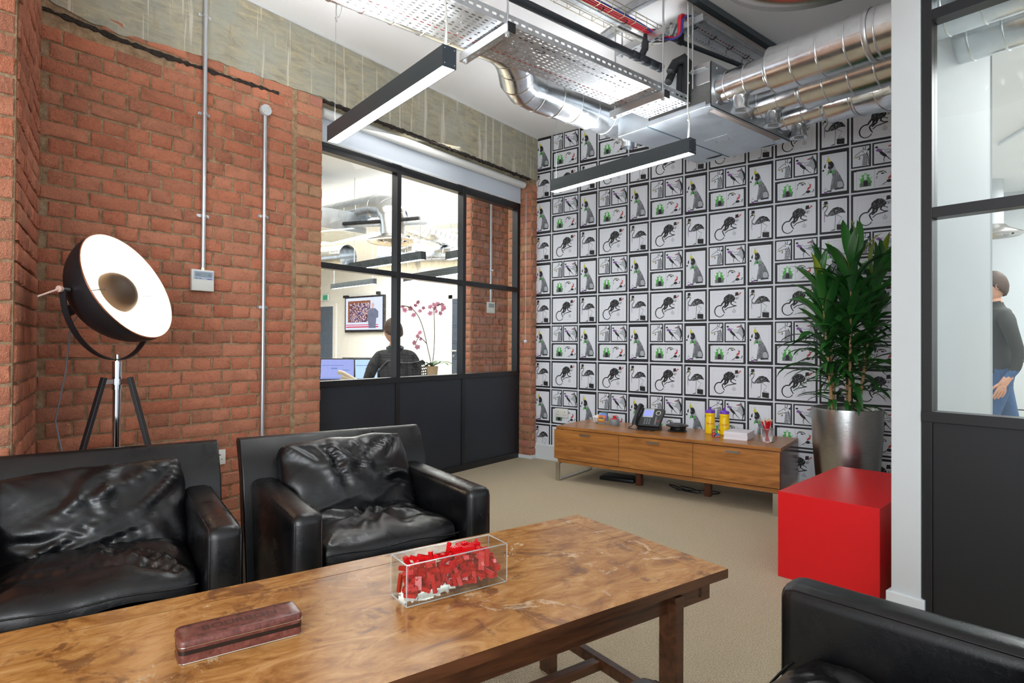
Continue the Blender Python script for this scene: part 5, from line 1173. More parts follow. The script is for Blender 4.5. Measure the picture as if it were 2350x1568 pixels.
# big round diffuser at the top right
df = thing('ceiling_diffuser', 'large round metal air diffuser cut off by the top edge above the white column', 'air diffuser', WS(3.63, -1.99, 2.42), PA)
M_diff = plain('satin_metal_diffuser', (.60, .56, .52, 1), .25, 1)
obj('outer_ring', MB().lathe([(.17, .10), (.24, .05), (.325, .022), (.330, .012), (.322, .0), (.27, .012), (.22, .03)], 64), M_diff, df, smooth=70)
for rr, zz in ((.20, .010), (.13, .005), (.065, .0)): obj('inner_cone', MB().lathe([(rr + .02, .06 + zz), (rr + .02, .02 + zz), (rr, .0 + zz), (rr - .04, .03 + zz)], 48), M_diff, df, smooth=70)
obj('neck', MB().lathe([(.15, .10), (.15, ZC - 2.42)], 40), M_galv, df, smooth=60)

# fan coil unit ------------------------------------------------------------------
fc = thing('fan_coil_unit', 'large galvanised ceiling fan unit feeding three round ducts in front of the wallpaper', 'fan coil unit', WS(1.831, -.898, 2.55), PA)
UW, VW, HW = 2.537 - 1.831, .96, .257
obj('casing', MB().box(.262, UW - .003, .003, VW, .012, HW), plain('dark_foam_lining', srgb(104, 104, 102), .8, var=.2, vs=200, bmp=.5, bs=300), fc)
obj('plenum', MB().box(0, .255, .0, VW, .0, .17), M_sheet, fc, bev=.002)
obj('base_plate', MB().box(.262, UW, -.004, VW, -.004, .012), M_sheet, fc, bev=.001)
obj('front_flange', MB().box(.262, UW - .03, -.012, -.002, -.004, .030), M_sheet, fc, bev=.002)
obj('outlet_plate', MB().box(UW - .003, UW + .002, -.004, VW + .002, -.002, HW + .003), M_sheet, fc, bev=.0006)
obj('dark_edge_trim', MB().box(UW - .001, UW + .004, -.006, VW, -.007, -.001).box(UW - .001, UW + .004, -.007, -.003, -.006, HW), M_frame, fc)
obj('insulation_strip', MB().box(UW - .05, UW - .012, .06, VW - .10, -.007, -.004), plain('grey_strip', srgb(150, 140, 136), .6), fc)
obj('seam_channel', MB().box(.245, .265, .0, VW, -.003, .004), plain('seam_shadow', srgb(80, 104, 120), .4, .8), fc)
lb = obj('rating_label', MB().box(.34, .51, .50, .60, -.0056, -.0042), plain('paper_label', srgb(196, 206, 220), .5), fc)
lm = MB().box(.424, .4255, .50, .60, -.0062, -.0057)
for i in range(6): lm.box(.352, .41, .512 + i * .012, .514 + i * .012, -.0062, -.0057)
for i in range(4): lm.box(.44, .50, .515 + i * .016, .5165 + i * .016, -.0062, -.0057)
lm.poly(ell(.38, .585, .008, .008, 12), (0, 0, -.0062), (1, 0, 0), (0, 1, 0)).poly(ell(.47, .588, .007, .007, 12), (0, 0, -.0062), (1, 0, 0), (0, 1, 0))
obj('label_print', lm, plain('label_grey_print', srgb(120, 132, 150), .5), lb)
sw = MB()
for v_ in (.06, .25, .45, .65, .85): sw.cyl((UW + .001, v_, .03), (UW + .006, v_, .03), .005, n=8).cyl((UW + .001, v_, .235), (UW + .006, v_, .235), .005, n=8)
obj('fixing_screw', sw, M_zinc, fc)
obj('hanging_bracket', MB().box(UW - .13, UW - .005, -.006, -.003, .14, .262).box(UW - .13, UW - .01, -.05, -.003, .215, .219), M_zinc, fc, bev=.001)
obj('threaded_rod', MB().cyl((UW - .105, -.03, .12), (UW - .105, -.03, ZC - 2.55), .005, n=8).cyl((UW - .105, -.03, .206), (UW - .105, -.03, .232), .012, n=6), M_zinc, fc, smooth=30)
obj('side_cover', MB().box(.262, .50, .0, .004, .10, .262), M_sheet, fc, bev=.001)
for i in range(2): obj('latch', MB().tube([(UW - .03 - .03 * i * 0, .03 + i * .8, -.012), (UW - .06, .06 + i * .8, -.014), (UW - .075, .09 + i * .8, -.008)], .004, 6), M_steel, fc, smooth=60)
hz = MB()
hz.tube([WS(2.43, -.99, 2.86) - WS(1.831, -.898, 2.55), WS(2.42, -.97, 2.905) - WS(1.831, -.898, 2.55), WS(2.44, -.93, 2.92) - WS(1.831, -.898, 2.55), WS(2.47, -.91, 2.86) - WS(1.831, -.898, 2.55), WS(2.44, -.93, 2.68) - WS(1.831, -.898, 2.55)], .024, 10)
o = obj('insulated_hose', MB().tube([WS(2.325, -1.0, 2.79), WS(2.335, -.965, 2.85), WS(2.37, -.93, 2.875), WS(2.395, -.925, 2.84), WS(2.39, -.93, 2.76), WS(2.385, -.925, 2.60)], .026, 12).tube([WS(2.30, -.985, 2.74), WS(2.30, -.94, 2.82), WS(2.33, -.92, 2.85), WS(2.345, -.92, 2.80), WS(2.335, -.925, 2.60)], .024, 12), M_rubber, smooth=60)
tag(o, 'thick black insulated hoses looping down beside the fan unit', 'hose')
# black pipes --------------------------------------------------------------------
pb = thing('waste_pipe', 'long thick black plastic pipe with a tee running above the perforated tray', 'pipe', WS(2.235, -3.7, 2.85), PA)
z_ = 0
obj('pipe_run', MB().cyl((0, 0, 0), (.005, 2.72, 0), .0215, n=18), M_pipe, pb, smooth=60)
for a, b, r_ in ((2.44, 2.50, .026), (2.50, 2.60, .0265), (2.60, 2.68, .0262), (2.68, 2.725, .027)): obj('coupling', MB().lathe([(r_ - .004, 0), (r_, .004), (r_, b - a - .004), (r_ - .004, b - a)], 20, c=(.005, a, 0), axis=(0, 1, 0)), M_pipe, pb, smooth=50)
obj('riser', MB().tube([(.005, 2.53, .01), (.02, 2.545, .06), (.02, 2.55, .075), (.02, 2.56, .16), (.02, 2.58, .172)], [.02, .02, .02, .016, .016], 14), M_pipe, pb, smooth=60)
obj('coupling', MB().cyl((.02, 2.545, .05), (.02, 2.548, .10), .021, n=18), M_pipe, pb, smooth=40)
obj('upper_pipe', MB().tube([(.02, 2.565, .168), (.045, 2.60, .170), (.17, 3.55, .165)], .0145, 14), M_pipe, pb, smooth=60)
for y in (1.30,): obj('pipe_clip', MB().lathe([(.022, -.012), (.027, -.012), (.027, .012), (.022, .012)], 18, c=(0, y, 0), axis=(0, 1, 0)).box(-.006, .006, y - .02, y + .02, .02, .05), M_blackp, pb)
obj('pipe_clip', MB().lathe([(.015, -.016), (.020, -.016), (.020, .016), (.015, .016)], 18, c=(.075, 2.82, .169), axis=(0, 1, 0)).box(.06, .09, 2.80, 2.84, .185, .22), M_blackp, pb)
# wire basket tray with red and blue cables ---------------------------------------
M_brass = plain('zinc_yellow_wire', (.62, .56, .40, 1), .35, .9)
bk = thing('wire_basket_tray', 'wire mesh basket tray carrying red and blue cables above the black pipe', 'cable tray', WS(2.150, -3.6, 3.0), PA)
bm_ = MB(); bwid, blen = .155, 2.60
for x, z in ((0, .028), (0, 0), (bwid * .33, 0), (bwid * .66, 0), (bwid, 0), (bwid, .030), (bwid, .055)): bm_.cyl((x, 0, z), (x, blen, z), .0021, n=5)
for i in range(27): y = i * .1; bm_.tube([(0, y, .030), (0, y, -.003), (bwid, y, -.003), (bwid, y, .055)], .0021, 5)
obj('mesh', bm_, M_brass, bk)
cR_ = plain('red_cable_sheath', srgb(200, 36, 56), .4); cB_ = plain('blue_cable_sheath', srgb(56, 56, 132), .4)
def cable(pts, r, mat, label, sub=6):
    pts = [V(p) for p in pts]; P = []
    for i in range(len(pts) - 1):
        p0 = pts[max(0, i - 1)]; p1 = pts[i]; p2 = pts[i + 1]; p3 = pts[min(len(pts) - 1, i + 2)]
        for q in range(sub):
            t = q / sub; P.append(.5 * ((2 * p1) + (p2 - p0) * t + (2 * p0 - 5 * p1 + 4 * p2 - p3) * t * t + (3 * p1 - p0 - 3 * p2 + p3) * t ** 3))
    P.append(pts[-1]); o = obj('cable', MB().tube(P, r, 8), mat, smooth=60); return tag(o, label, 'cable')
for k, (du, lab) in enumerate(((.100, 'left red cable in the wire basket, looping up to the upper tray'), (.116, 'middle red cable in the wire basket, looping up to the upper tray'), (.131, 'right red cable in the wire basket, looping up to the upper tray'))):
    cable([WS(2.15 + du, -3.6, 3.008), WS(2.15 + du - .01, -2.6, 3.008), WS(2.15 + du + .005, -1.7, 3.008), WS(2.15 + du + .01, -1.25, 3.006), WS(2.15 + du + .05, -1.05, 2.985), WS(2.36 + k * .004, -.98, 3.0), WS(2.37 + k * .006, -.98, 3.10), WS(2.36 + k * .008, -.93, 3.135), WS(2.355 + k * .010, -.75, 3.125), WS(2.35 + k * .012, .05, 3.125)], .0075, cR_, lab)
cable([WS(2.294, -3.6, 3.014), WS(2.290, -2.2, 3.014), WS(2.296, -1.3, 3.012), WS(2.32, -1.08, 2.97), WS(2.385, -.99, 2.99), WS(2.395, -.97, 3.09), WS(2.40, -.90, 3.13), WS(2.398, -.7, 3.125), WS(2.398, .05, 3.125)], .0065, cB_, 'blue cable beside the red ones, from wire basket to upper tray')
cable([WS(2.19, -1.35, 3.0), WS(2.24, -1.15, 2.96), WS(2.30, -1.05, 2.96), WS(2.31, -.99, 3.02), WS(2.28, -.92, 3.12), WS(2.29, -.80, 3.12)], .006, M_cord, 'white cable drooping between the basket and the upper tray')
cable([WS(2.20, -1.33, 3.004), WS(2.27, -1.10, 2.965), WS(2.335, -1.02, 2.98), WS(2.34, -.97, 3.06), WS(2.32, -.90, 3.12), WS(2.33, -.75, 3.12)], .006, plain('dark_grey_cable', srgb(72, 74, 78), .5), 'dark grey cable drooping between the basket and the upper tray')
tie = MB()
for v_ in (-2.3, -1.55, -1.35): tie.lathe([(.020, -.003), (.024, -.003), (.024, .003), (.020, .003)], 12, c=(WS(2.266, v_, 3.010)), axis=WS(0, 1))
obj('cable_tie', tie.xf(Matrix.Rotation(-PA, 4, 'Z') @ Matrix.Translation(-WS(2.150, -3.6, 3.0))), M_blackp, bk)
# grey tray above the basket
o = obj('lighting_trunking', MB().box(0, .05, 0, 2.5, 0, .028), M_tray, bev=.002); o.location = WS(2.06, -3.6, 3.10); o.rotation_euler = (0, 0, PA); tag(o, 'slim galvanised trunking running just above the wire basket tray', 'trunking')
def hanger(u0, u1, v, z, label, rods=True):
    t = thing('channel_hanger', label, 'bracket', WS(u0, v, z), PA); L = u1 - u0
    obj('channel', strut(MB(), (0, 0, -.044), (L, 0, -.044)), M_zinc, t, recalc=False)
    if rods:
        for x in (.03, L - .03): obj('threaded_rod', MB().cyl((x, 0, -.06), (x, 0, ZC - z), .0045, n=8), M_zinc, t, smooth=60)
    return t
hanger(2.03, 2.40, -1.13, 2.995, 'slotted channel bracket under the far end of the wire basket')
hanger(2.03, 2.40, -3.0, 2.995, 'slotted channel bracket under the near end of the wire basket')
o = obj('ceiling_channel', strut(MB(), WS(1.99, -1.16, ZC - .045), WS(2.85, -1.13, ZC - .045), slots=False), M_tray, recalc=False); tag(o, 'steel channel fixed to the ceiling across the wire basket', 'steel channel')
o = obj('ceiling_channel', strut(MB(), WS(1.80, -1.02, ZC - .050), WS(1.98, -1.05, ZC - .050), slots=False), M_tray, recalc=False); tag(o, 'short steel channel stub between the pipe and the tray', 'steel channel')
o = obj('ceiling_channel', strut(MB(), WS(2.46, -1.02, ZC - .046), WS(2.46, .35, ZC - .046), slots=False), M_lum, recalc=False); tag(o, 'long dark channel fixed to the ceiling beside the upper tray', 'steel channel')
# upper tray with the red and blue cables
ut = thing('upper_cable_tray', 'narrow slotted tray high under the ceiling beyond the wire basket', 'cable tray', WS(2.27, -.93, 3.11), PA)
obj('tray_bed', slot_panel(MB(), (0, 0, 0), (0, 1, 0), (1, 0, 0), 36, 4, .034, .0425, lambda i, j: (.018, .008) if j % 2 == 0 else None), M_tray, ut, recalc=False)
obj('side_flange', MB().box(0, .002, 0, 1.22, 0, .03).box(.168, .17, 0, 1.22, 0, .03).box(.08, .084, 0, 1.22, 0, .02), M_tray, ut)
obj('cross_channel', strut(MB(), (-.03, .04, -.042), (.22, .04, -.042)), M_zinc, ut, recalc=False)
tie = MB()
for v_ in (.12, .32, .52, .72, .92): tie.lathe([(.026, -.003), (.030, -.003), (.030, .003), (.026, .003)], 12, c=(.10, v_, .015), axis=(0, 1, 0)).cyl((.07, v_, -.006), (.066, v_ + .004, -.03), .002, n=5)
obj('cable_tie', tie, M_blackp, ut)
o = obj('looped_wires', MB().tube([WS(2.02 + .15 * cos(a), -.02, 2.60 + .05 * sin(a)) for a in [pi + pi * i / 14 for i in range(15)]], .009, 6).tube([WS(2.40 + .16 * cos(a), .04, 2.60 + .05 * sin(a)) for a in [pi + pi * i / 14 for i in range(15)]], .009, 6), M_blackp, smooth=60); tag(o, 'black cables sagging behind the fan unit against the wallpaper', 'cable')

# ------------------------------------------------------------------ wall fittings
M_pl = plain('white_fitting_plastic', srgb(222, 222, 216), .4); M_plb = plain('pale_blue_plastic', srgb(178, 190, 208), .4)
M_cond = plain('galvanised_conduit', (.60, .63, .66, 1), .38, .9)
def conduit(y, z0, z1, clips, label):
    t = thing('conduit', label, 'conduit', (.019, y, z0)); obj('conduit_tube', MB().cyl((0, 0, 0), (0, 0, z1 - z0), .0125, n=16), M_cond, t, smooth=60)
    for z in clips:
        c = obj('saddle_clip', MB().lathe([(.0125, -.009), (.0150, -.009), (.0150, .009), (.0125, .009)], 18, c=(0, 0, z - z0)).box(-.012, -.008, -.034, .034, z - z0 - .008, z - z0 + .008), M_zinc, t, smooth=40)
        for s in (-1, 1): obj('screw', MB().cyl((-.009, s * .026, z - z0), (-.004, s * .026, z - z0), .0045, n=8), M_zinc, c)
    return t
t = conduit(-3.327, 1.56, ZC, (3.0, 2.44, 1.86), 'left galvanised conduit rising from the controller to the ceiling')
obj('brass_gland', MB().cyl((0, 0, -.010), (0, 0, .004), .013, n=6), plain('brass', (.75, .58, .22, 1), .3, 1), t)
conduit(-2.960, .40, 2.545, (1.92, 1.36), 'right galvanised conduit running down from the round junction box')
jb = thing('junction_box', 'round grey junction box on the brick wall at the top of the conduit', 'junction box', (.010, -2.960, 2.575))
obj('box_body', MB().lathe([(0, 0), (.033, 0), (.034, .003), (.034, .028), (.032, .031), (0, .031)], 32, axis=(1, 0, 0)), plain('grey_painted_metal', srgb(190, 194, 196), .45), jb, smooth=40)
obj('lid_screw', MB().cyl((.030, -.014, -.017), (.0335, -.014, -.017), .004, n=8).cyl((.030, .012, .018), (.0335, .012, .018), .004, n=8), plain('brass', (.75, .58, .22, 1)), jb)
tc_ = thing('wall_controller', 'white wall controller with a grey display under the left conduit', 'controller', (.010, -3.3315, 1.492))
obj('controller_body', MB().box(0, .022, -.0625, .0625, -.060, .060, 0, .004), M_pl, tc_, smooth=40); obj('upper_panel', MB().box(.022, .0228, -.054, .058, .004, .052), M_plb, tc_)
d_ = obj('display', MB().box(.0226, .0234, -.047, .050, .018, .047), plain('lcd_grey', srgb(142, 156, 166), .25), tc_)
for s_, yy, sz in (('1321', -.028, .012), ('22', .035, .014)): obj('display_digits', text_mb(s_, sz, (.0236, yy, .030), (0, 1, 0), (0, 0, 1), .0001), plain('lcd_dark', srgb(64, 74, 84), .4), d_, recalc=False)
obj('button', MB().box(.0226, .0240, .022, .048, .006, .012), plain('lilac_button', srgb(120, 118, 170), .4), tc_); obj('button', MB().box(.0226, .0240, -.045, -.030, .008, .011).box(.0226, .0240, -.025, -.010, .008, .011), plain('lcd_dark', srgb(64, 74, 84)), tc_)
sk = thing('wall_socket', 'white double wall socket low on the brick wall between the two armchairs', 'socket', (.010, -3.262, .476))
obj('face_plate', MB().box(0, .014, -.074, .074, -.043, .043, 0, .003), M_pl, sk, smooth=40)
hol = MB()
for dx in (-.040, .040):
    hol.box(.0138, .0146, dx - .003, dx + .003, .010, .018)
    for s in (-1, 1): hol.box(.0138, .0146, dx + s * .011 - .0035, dx + s * .011 + .0035, -.014, -.010)
obj('pin_hole', hol, M_blackp, sk)
for dx in (-.018, .018): obj('rocker_switch', MB().box(.0135, .0175, dx - .006, dx + .006, .012, .026), M_pl, sk, bev=.001)
obj('usb_port', MB().box(.0138, .0146, -.012, .002, -.008, .002), plain('usb_blue', srgb(40, 110, 210), .4), sk); obj('usb_port', MB().box(.0138, .0146, -.012, .002, .004, .010), M_blackp, sk)
s2 = thing('wall_socket', 'white double socket on the wallpaper at the left end of the sideboard', 'socket', (.312, -.003, .474))
obj('face_plate', MB().box(-.073, .073, -.012, 0, -.043, .043, 0, .003), M_pl, s2, smooth=40)
hol = MB()
for dx in (-.038, .038):
    hol.box(dx - .003, dx + .003, -.0126, -.0118, .006, .014)
    for s in (-1, 1): hol.box(dx + s * .011 - .0035, dx + s * .011 + .0035, -.0126, -.0118, -.018, -.014)
obj('pin_hole', hol, M_blackp, s2); obj('rocker_switch', MB().box(-.018, -.006, -.0155, -.0118, .012, .026).box(.006, .018, -.0155, -.0118, .012, .026), M_pl, s2, bev=.001)
# roller blind
M_fab = bpy.data.materials.new('blind_fabric'); M_fab.use_nodes = True; _n = M_fab.node_tree; _b = _n.nodes['Principled BSDF']; _b.inputs['Base Color'].default_value = srgb(214, 222, 232); _b.inputs['Roughness'].default_value = .8
_tr = N(_n, 'ShaderNodeBsdfTranslucent'); _tr.inputs[0].default_value = (.75, .79, .84, 1); _mx = N(_n, 'ShaderNodeMixShader'); _mx.inputs[0].default_value = .35
_n.links.new(_b.outputs[0], _mx.inputs[1]); _n.links.new(_tr.outputs[0], _mx.inputs[2]); _n.links.new(_mx.outputs[0], _n.nodes['Material Output'].inputs[0])
rb = thing('roller_blind', 'white roller blind rolled down a little under the concrete beam', 'blind', (-.075, 0, 2.735))
obj('roller_tube', MB().lathe([(0, 0), (.028, 0), (.034, .004), (.034, 2.36), (.028, 2.364), (0, 2.364)], 28, c=(0, -.125, 0), axis=(0, -1, 0)), plain('blind_roll', srgb(222, 224, 222), .6), rb, smooth=50)
obj('blind_fabric', MB().box(-.034, -.0330, -2.43 - .06, -.13, -.175, .0), M_fab, rb); obj('bottom_bar', MB().box(-.037, -.028, -2.49, -.13, -.182, -.162), plain('blind_bar', srgb(206, 214, 222), .5), rb, bev=.002)
pc = thing('blind_pull_cord', 'white beaded pull cord with a round weight hanging beside the brick jamb', 'cord', (-.055, -.108, 2.66))
for dy in (-.008, .008): obj('bead_chain', MB().tube([(.0, dy * (1 - i / 24 * .6), -1.47 * i / 24) for i in range(25)], .0014, 5), M_white, pc, smooth=60)
obj('cord_weight', MB().lathe([(0, -.006), (.014, -.005), (.017, 0), (.014, .005), (0, .006)], 20, c=(0, 0, -1.49), axis=(.6, -.8, 0)), plain('clear_weight', srgb(206, 208, 220), .2), pc, smooth=60)

# ------------------------------------------------------------------ office beyond the glazing
M_desk = plain('desk_top', srgb(200, 196, 188), .5); M_dkframe = plain('laptop_dark', srgb(52, 50, 48), .4)
dsk = thing('office_desk', 'long pale office desk behind the glazing, under the laptops', 'desk', (-1.35, -1.35, 0))
obj('desk_top', MB().box(-.75, .35, -.75, .95, .735, .76), M_desk, dsk, bev=.003)
for x in (-.68, .28):
    for y in (-.68, .88): obj('leg', MB().box(x - .02, x + .02, y - .02, y + .02, 0, .735), M_tray, dsk, bev=.002)
def laptop(loc, rz, screen, label, open_=105):
    t = thing('laptop', label, 'laptop', loc, rz)
    obj('keyboard_base', MB().box(-.17, .17, -.24, 0, 0, .018, 0, .003), M_dkframe, t, smooth=40)
    kb = MB()
    for i in range(12):
        for j in range(4): kb.box(-.15 + i * .025, -.15 + i * .025 + .020, -.13 + j * .024, -.13 + j * .024 + .019, .018, .0205)
    obj('keys', kb, M_blackp, t)
    Ml = Matrix.Translation((0, 0, .015)) @ Matrix.Rotation(radians(open_ - 90), 4, 'X') @ Matrix.Translation((0, 0, 0))
    Ml = Matrix.Translation((0, 0, .015)) @ Matrix.Rotation(-radians(open_ - 90), 4, 'X')
    lidm = obj('screen_lid', MB().box(-.17, .17, 0, .010, 0, .225, 0, .003).xf(Ml), M_dkframe, t, smooth=40)
    s_ = obj('screen', MB().box(-.158, .158, -.0012, -.0002, .014, .212).xf(Ml), emit('laptop_screen_' + str(len(bpy.data.materials)), srgb(*screen), 1.0), lidm)
    wn = MB().box(-.150, .06, -.0020, -.0012, .15, .156).box(-.06, .0, -.0020, -.0012, .115, .128).box(.05, .12, -.0020, -.0012, .10, .108).box(-.15, .15, -.0020, -.0012, .018, .026)
    obj('screen_window', wn.xf(Ml), emit('laptop_ui_' + str(len(bpy.data.materials)), srgb(120, 140, 205), .8), lidm)
    return t
laptop((-1.46, -1.32, .76), radians(48), (150, 158, 215), 'laptop with a plain blue screen cut off by the brick jamb')
laptop((-1.62, -.95, .76), radians(40), (206, 214, 244), 'laptop with a white screen standing behind the beige telephone')
laptop((-1.20, -1.10, .76), radians(58), (176, 204, 232), 'laptop with a pale blue screen nearest the seated man')
t = thing('beige_telephone', 'cream desk telephone handset on the office desk in front of the laptops', 'telephone', (-1.04, -1.47, .76), radians(25))
obj('phone_base', MB().poly([(-.09, 0), (.09, 0), (.07, .05), (-.05, .09)], (0, .05, 0), (1, 0, 0), (0, 0, 1), 0, -.10 if False else .10).xf(Matrix.Translation((0, -.05, 0))), plain('beige_plastic', srgb(224, 208, 182), .4), t, bev=.006)
obj('handset', MB().tube([(-.10, -.06, .115), (-.06, -.06, .112), (0, -.06, .085), (.07, -.06, .045), (.11, -.06, .022)], [.022, .020, .016, .020, .023], 12, miter=False), plain('beige_plastic', srgb(224, 208, 182)), t, smooth=60)
# ledge and orchid behind the sill
o = obj('window_ledge', MB().box(-.62, -.23, -1.25, -.60, .815, .84), M_desk, bev=.003); tag(o, 'pale ledge just behind the glazing, under the orchid', 'shelf')
obj('ledge_bracket', MB().box(-.60, -.25, -.95, -.92, 0, .815), M_desk, o)
oc = thing('orchid', 'pink orchid with two arching flower stems behind the middle pane', 'orchid', (-.455, -1.015, .84))
M_op = plain('orchid_petal', srgb(226, 150, 172), .55, var=.2, vs=120); M_ostem = plain('orchid_stem', srgb(84, 78, 50), .6); M_oleaf = plain('orchid_leaf', srgb(70, 118, 44), .35)
stems = [[(0, 0, .08), (.005, .02, .30), (-.0, .025, .50), (.0, .02, .62), (.02, .05, .66), (.03, .10, .68)], [(0, 0, .08), (-.02, -.04, .26), (-.04, -.08, .44), (-.06, -.13, .56), (-.09, -.20, .63), (-.12, -.27, .64)], [(-.02, -.05, .30), (-.05, -.11, .36), (-.06, -.14, .33), (-.07, -.15, .28)]]
def cr(pts, sub=5):
    pts = [V(p) for p in pts]; P = []
    for i in range(len(pts) - 1):
        p0 = pts[max(0, i - 1)]; p1 = pts[i]; p2 = pts[i + 1]; p3 = pts[min(len(pts) - 1, i + 2)]
        for q in range(sub):
            t = q / sub; P.append(.5 * ((2 * p1) + (p2 - p0) * t + (2 * p0 - 5 * p1 + 4 * p2 - p3) * t * t + (3 * p1 - p0 - 3 * p2 + p3) * t ** 3))
    return P + [pts[-1]]
for s in stems: obj('flower_stem', MB().tube(cr(s), .0042, 6), M_ostem, oc, smooth=60)
fm = MB(); 
for k in range(5):
    a = 2 * pi * k / 5; w2 = .020 if k in (1, 4) else .013; vs = [(0, 0, 0), (cos(a) * .016 - sin(a) * w2, sin(a) * .016 + cos(a) * w2, .003), (cos(a) * .036, sin(a) * .036, .007), (cos(a) * .016 + sin(a) * w2, sin(a) * .016 - cos(a) * w2, .003)]; fm.add(vs, [(0, 1, 2), (0, 2, 3)])
fm.lathe([(0, .014), (.006, .008), (.004, 0)], 6)
fme = fm.mesh('blossom', [M_op], 180, recalc=False); r = random.Random(5)
fl = [(0, .02, .66), (.01, .06, .67), (.03, .10, .66), (.02, .13, .64), (-.01, -.02, .64), (0, .05, .60), (.02, .08, .585), (.0, -.03, .58), (.03, .10, .62), (.0, .03, .63), (-.05, -.11, .60), (-.07, -.15, .65), (-.06, -.13, .68), (-.09, -.19, .62), (-.12, -.26, .63), (-.08, -.16, .56), (-.05, -.07, .63), (-.11, -.24, .60), (-.06, -.13, .37), (-.05, -.10, .34), (-.07, -.16, .31), (-.06, -.13, .27), (-.05, -.11, .40)]
for p in fl:
    q = (CAMP - V((-.455, -1.015, .84))); q.normalize(); q = (q + V((r.uniform(-.5, .5), r.uniform(-.5, .5), r.uniform(-.6, .4)))).normalized()
    link('blossom', fme, oc, Matrix.Translation(p) @ q.to_track_quat('Z', 'X').to_matrix().to_4x4() @ Matrix.Rotation(r.uniform(0, 6), 4, 'Z') @ Matrix.Scale(r.uniform(.6, .85), 4))
for az, L, b in ((70, .26, 1.6), (100, .20, .9), (20, .18, 1.3), (-70, .16, 1.2), (150, .2, 1.5)):
    lf = leaf_mesh(L, .058, b, .2, 1).mesh('orchid_leaf', [M_oleaf], 180, recalc=False); link('orchid_leaf', lf, oc, Matrix.Translation((0, 0, .085)) @ Matrix.Rotation(radians(az), 4, 'Z') @ Matrix.Rotation(radians(25), 4, 'Y'))
obj('orchid_pot', MB().lathe([(0, 0), (.042, 0), (.046, .004), (.056, .095), (.053, .095), (.044, .01), (0, .01)], 28), plain('amber_glass_pot', srgb(190, 160, 120), .15), oc, smooth=50)
obj('pot_saucer', MB().lathe([(0, 0), (.07, 0), (.075, .006), (.05, .003)], 28), plain('beige_plastic', srgb(224, 208, 182)), oc, smooth=50); obj('bark', MB().lathe([(0, .088), (.03, .092), (.052, .085)], 16), M_soot, oc)

# people -------------------------------------------------------------------------
M_skin = plain('skin', srgb(214, 160, 132), .55, var=.05, vs=30); M_hair = plain('brown_hair', srgb(72, 50, 36), .6, var=.3, vs=90, bmp=.6, bs=180)
M_jack = plain('charcoal_jacket', srgb(56, 56, 56), .8, var=.1, vs=60, bmp=.2, bs=300); M_trou = plain('dark_trousers', srgb(38, 42, 50), .8); M_jean = plain('blue_jeans', srgb(62, 92, 132), .8, var=.15, vs=40)
def skin_mesh(chains, levels=2):
    """chains: list of [(x,y,z,r)...]; first vertex of later chains may repeat an earlier point"""
    vs = []; es = []; rs = []; idx = {}
    def gi(p):
        k = tuple(round(c, 4) for c in p[:3])
        if k not in idx: idx[k] = len(vs); vs.append(V(p[:3])); rs.append(p[3])
        return idx[k]
    for ch in chains:
        a = gi(ch[0])
        for p in ch[1:]:
            b = gi(p); es.append((a, b)); a = b
    me = bpy.data.meshes.new('sk'); me.from_pydata(vs, es, []); o = bpy.data.objects.new('sk', me); COL.objects.link(o)
    o.modifiers.new('s', 'SKIN'); sd = o.modifiers.new('d', 'SUBSURF'); sd.levels = levels; sd.render_levels = levels
    for i, sv in enumerate(me.skin_vertices[0].data):
        sv.radius = (rs[i], rs[i]); sv.use_root = i == 0
    dg = bpy.context.evaluated_depsgraph_get(); dg.update(); e = o.evaluated_get(dg).to_mesh()
    m = MB(); m.add([v.co.copy() for v in e.vertices], [tuple(p.vertices) for p in e.polygons]); o.evaluated_get(dg).to_mesh_clear()
    bpy.data.objects.remove(o); bpy.data.meshes.remove(me); return m
def head_mb(c, yaw, pitch, s=1.0):
    m = MB(); n = 26; vs = []; fs = []
    def f(th, ph):   # th 0..pi from top, ph around, 0 = face front (+x)
        x = sin(th) * cos(ph); y = sin(th) * sin(ph); z = cos(th)
        rx, ry, rz = .097, .076, .118
        if z < 0: ry *= 1 + .25 * z; rx *= 1 + .12 * z * (1 if x < 0 else .5)
        p = V((x * rx, y * ry, z * rz))
        fr = max(0, x) ** 3
        p.x += .020 * exp(-((y / .16) ** 2) - (((z + .12) / .16) ** 2)) * fr * 1.3       # nose
        p.x += .008 * exp(-((y / .28) ** 2) - (((z + .50) / .07) ** 2)) * fr              # lips
        p.x += .008 * exp(-((y / .3) ** 2) - (((z + .78) / .12) ** 2)) * fr               # chin
        p.x -= .010 * (exp(-(((abs(y) - .36) / .16) ** 2) - (((z - .06) / .12) ** 2))) * fr    # sockets
        p.x += .006 * exp(-(((z - .22) / .09) ** 2)) * fr                                  # brow
        return p
    for i in range(n + 1):
        for j in range(2 * n): vs.append(f(pi * i / n, 2 * pi * j / (2 * n)))
    for i in range(n):
        for j in range(2 * n): j2 = (j + 1) % (2 * n); fs.append((i * 2 * n + j, (i + 1) * 2 * n + j, (i + 1) * 2 * n + j2, i * 2 * n + j2))
    m.add(vs, fs)
    for sgn in (1, -1):
        m.lathe([(.0, .0), (.012, .001), (.019, .006), (.021, .012), (.014, .009), (.006, .006)], 14, c=(-.005, sgn * .072, -.005), axis=(-.25, sgn, .05))
    M = Matrix.Translation(c) @ Matrix.Rotation(yaw, 4, 'Z') @ Matrix.Rotation(pitch, 4, 'Y') @ Matrix.Scale(s, 4); return m.xf(M), M
